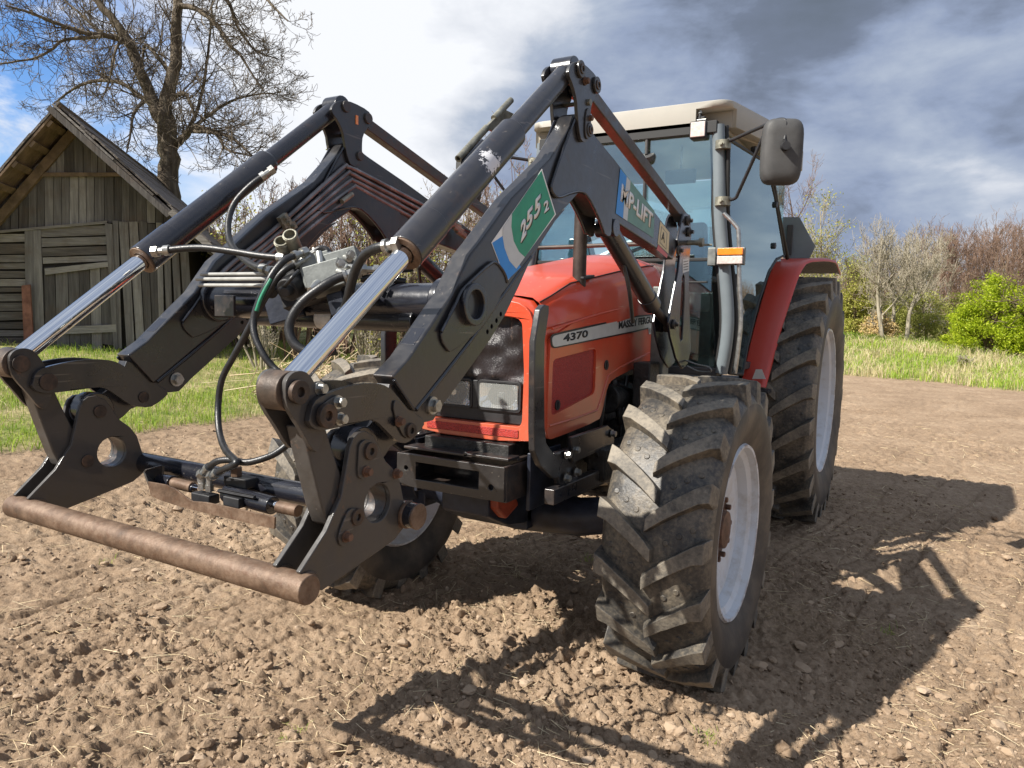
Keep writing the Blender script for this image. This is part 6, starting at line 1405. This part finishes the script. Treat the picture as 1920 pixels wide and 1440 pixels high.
board([(84, 504), (202, 490), (203, 500), (85, 515)], .08, .03, 'boardx', door, 'door_ledge'); board([(120, 612), (217, 608), (218, 622), (121, 627)], .08, .03, 'boardx', door, 'door_ledge'); board([(95, 655), (190, 649), (190, 657), (95, 664)], .08, .03, 'boardx', door, 'door_ledge')
x = 196
while x < 334:
    w = RD.uniform(11, 19); ln_ = RD.uniform(6, 16); t0 = max(416, top(x)+1)+RD.uniform(-3, 4); bt = RD.uniform(640, 660)
    board([(x+ln_+RD.uniform(0, 3), bt), (x+ln_+w-RD.uniform(0, 3), bt), (x+w-.8, t0+RD.uniform(0, 2)), (x+.6, t0)], RD.uniform(.02, .10), .03); x += w
board([(45, 648), (63, 646), (56, 533), (40, 536)], .16, .05, 'redpost', name='leaning_post')
# solid body behind the boards, interior shade put in as near-black colour
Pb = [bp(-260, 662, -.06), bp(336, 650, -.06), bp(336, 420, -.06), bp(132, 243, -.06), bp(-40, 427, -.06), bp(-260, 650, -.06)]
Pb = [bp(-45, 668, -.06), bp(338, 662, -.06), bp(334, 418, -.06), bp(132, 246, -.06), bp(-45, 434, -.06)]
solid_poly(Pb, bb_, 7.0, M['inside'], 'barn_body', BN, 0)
# roof
OH = .75
rid = bp(104, 190, OH); er_ = bp(420, 474, OH); el_ = bp(-215, 560, OH); rafL = None
dR = er_-rid; dL = el_-rid; nR = dR.cross(bb_).normalized(); nL = dL.cross(bb_).normalized()
if nR.z < 0: nR = -nR
if nL.z < 0: nL = -nL
def slab(P0, d, n_, th, s0, s1, t0, t1, mat, name, off=0, jit=0):
    """piece of roof slope: s along slope (0..1), t along the barn (m)"""
    a = P0+d*s0+bb_*t0+n_*off; b_ = P0+d*s1+bb_*t0+n_*off; c_ = P0+d*s1+bb_*t1+n_*off; e_ = P0+d*s0+bb_*t1+n_*off
    V = [a, b_, c_, e_]+[q_+n_*th for q_ in (a, b_, c_, e_)]; bm_ = MB(); bm_.add(V, [(0, 1, 2, 3), (7, 6, 5, 4), (0, 4, 5, 1), (1, 5, 6, 2), (2, 6, 7, 3), (3, 7, 4, 0)]); return bm_.build(name, M[mat], BN, 0)
# right slope: layered boards, staggered ends
k = 0; s = 0
while s < 1.0:
    s2 = min(1.0, s+RD.uniform(.16, .26)); j = RD.uniform(0, .05); slab(rid, dR, nR, .035, s, s2-.003, -j, 7.6, 'board' if k % 2 else 'boardx', 'roof_board', -.09+RD.uniform(-.01, .01)); s = s2; k += 1
s = 0
while s < .98:
    s2 = min(1.0, s+RD.uniform(.05, .08)); slab(rid, dR, nR, .028, s-.006, s2+.012, RD.uniform(-.05, .03), 7.6, 'rooftop', 'roof_shingle', -.045+.008*((k) % 2)+RD.uniform(0, .02)); s = s2; k += 1
slab(rid, dR, nR, .10, .0, .70, -.045, -.01, 'board', 'barge_board', -.20); slab(rid, dR, nR, .11, .69, .99, -.05, -.012, 'boardx', 'barge_board', -.14)
slab(rid, dR, nR, .035, .0, .99, .62, .70, 'board', 'verge_rafter', -.22)
# left slope with open underside
tt = 0
while tt < .75:
    w_ = RD.uniform(.12, .19); slab(rid, dL, nL, .03, .0, 1, tt, min(tt+w_-.008, .9), 'warmwood', 'eave_board', -.10+RD.uniform(-.008, .008)); tt += w_
slab(rid, dL, nL, .03, .0, 1, .9, 7.6, 'board', 'roof_board', -.10)
for s in np.arange(.07, 1, .105): slab(rid, dL, nL, .05, s, s+.028, .02, .8, 'warmwood', 'batten', -.16)
s = 0
while s < 1:
    s2 = s+.085; slab(rid, dL, nL, .03, s-.01, s2+.01, RD.uniform(-.04, .02), 7.6, 'rooftop', 'roof_shingle', -.06+RD.uniform(0, .02)); s = s2
for (ox, l0, l1) in ((0, .0, .62), ):
    slab(rid+bb_*.62, dL, nL, .14, .02, 1, .0, .10, 'warmwood', 'rafter', -.32)
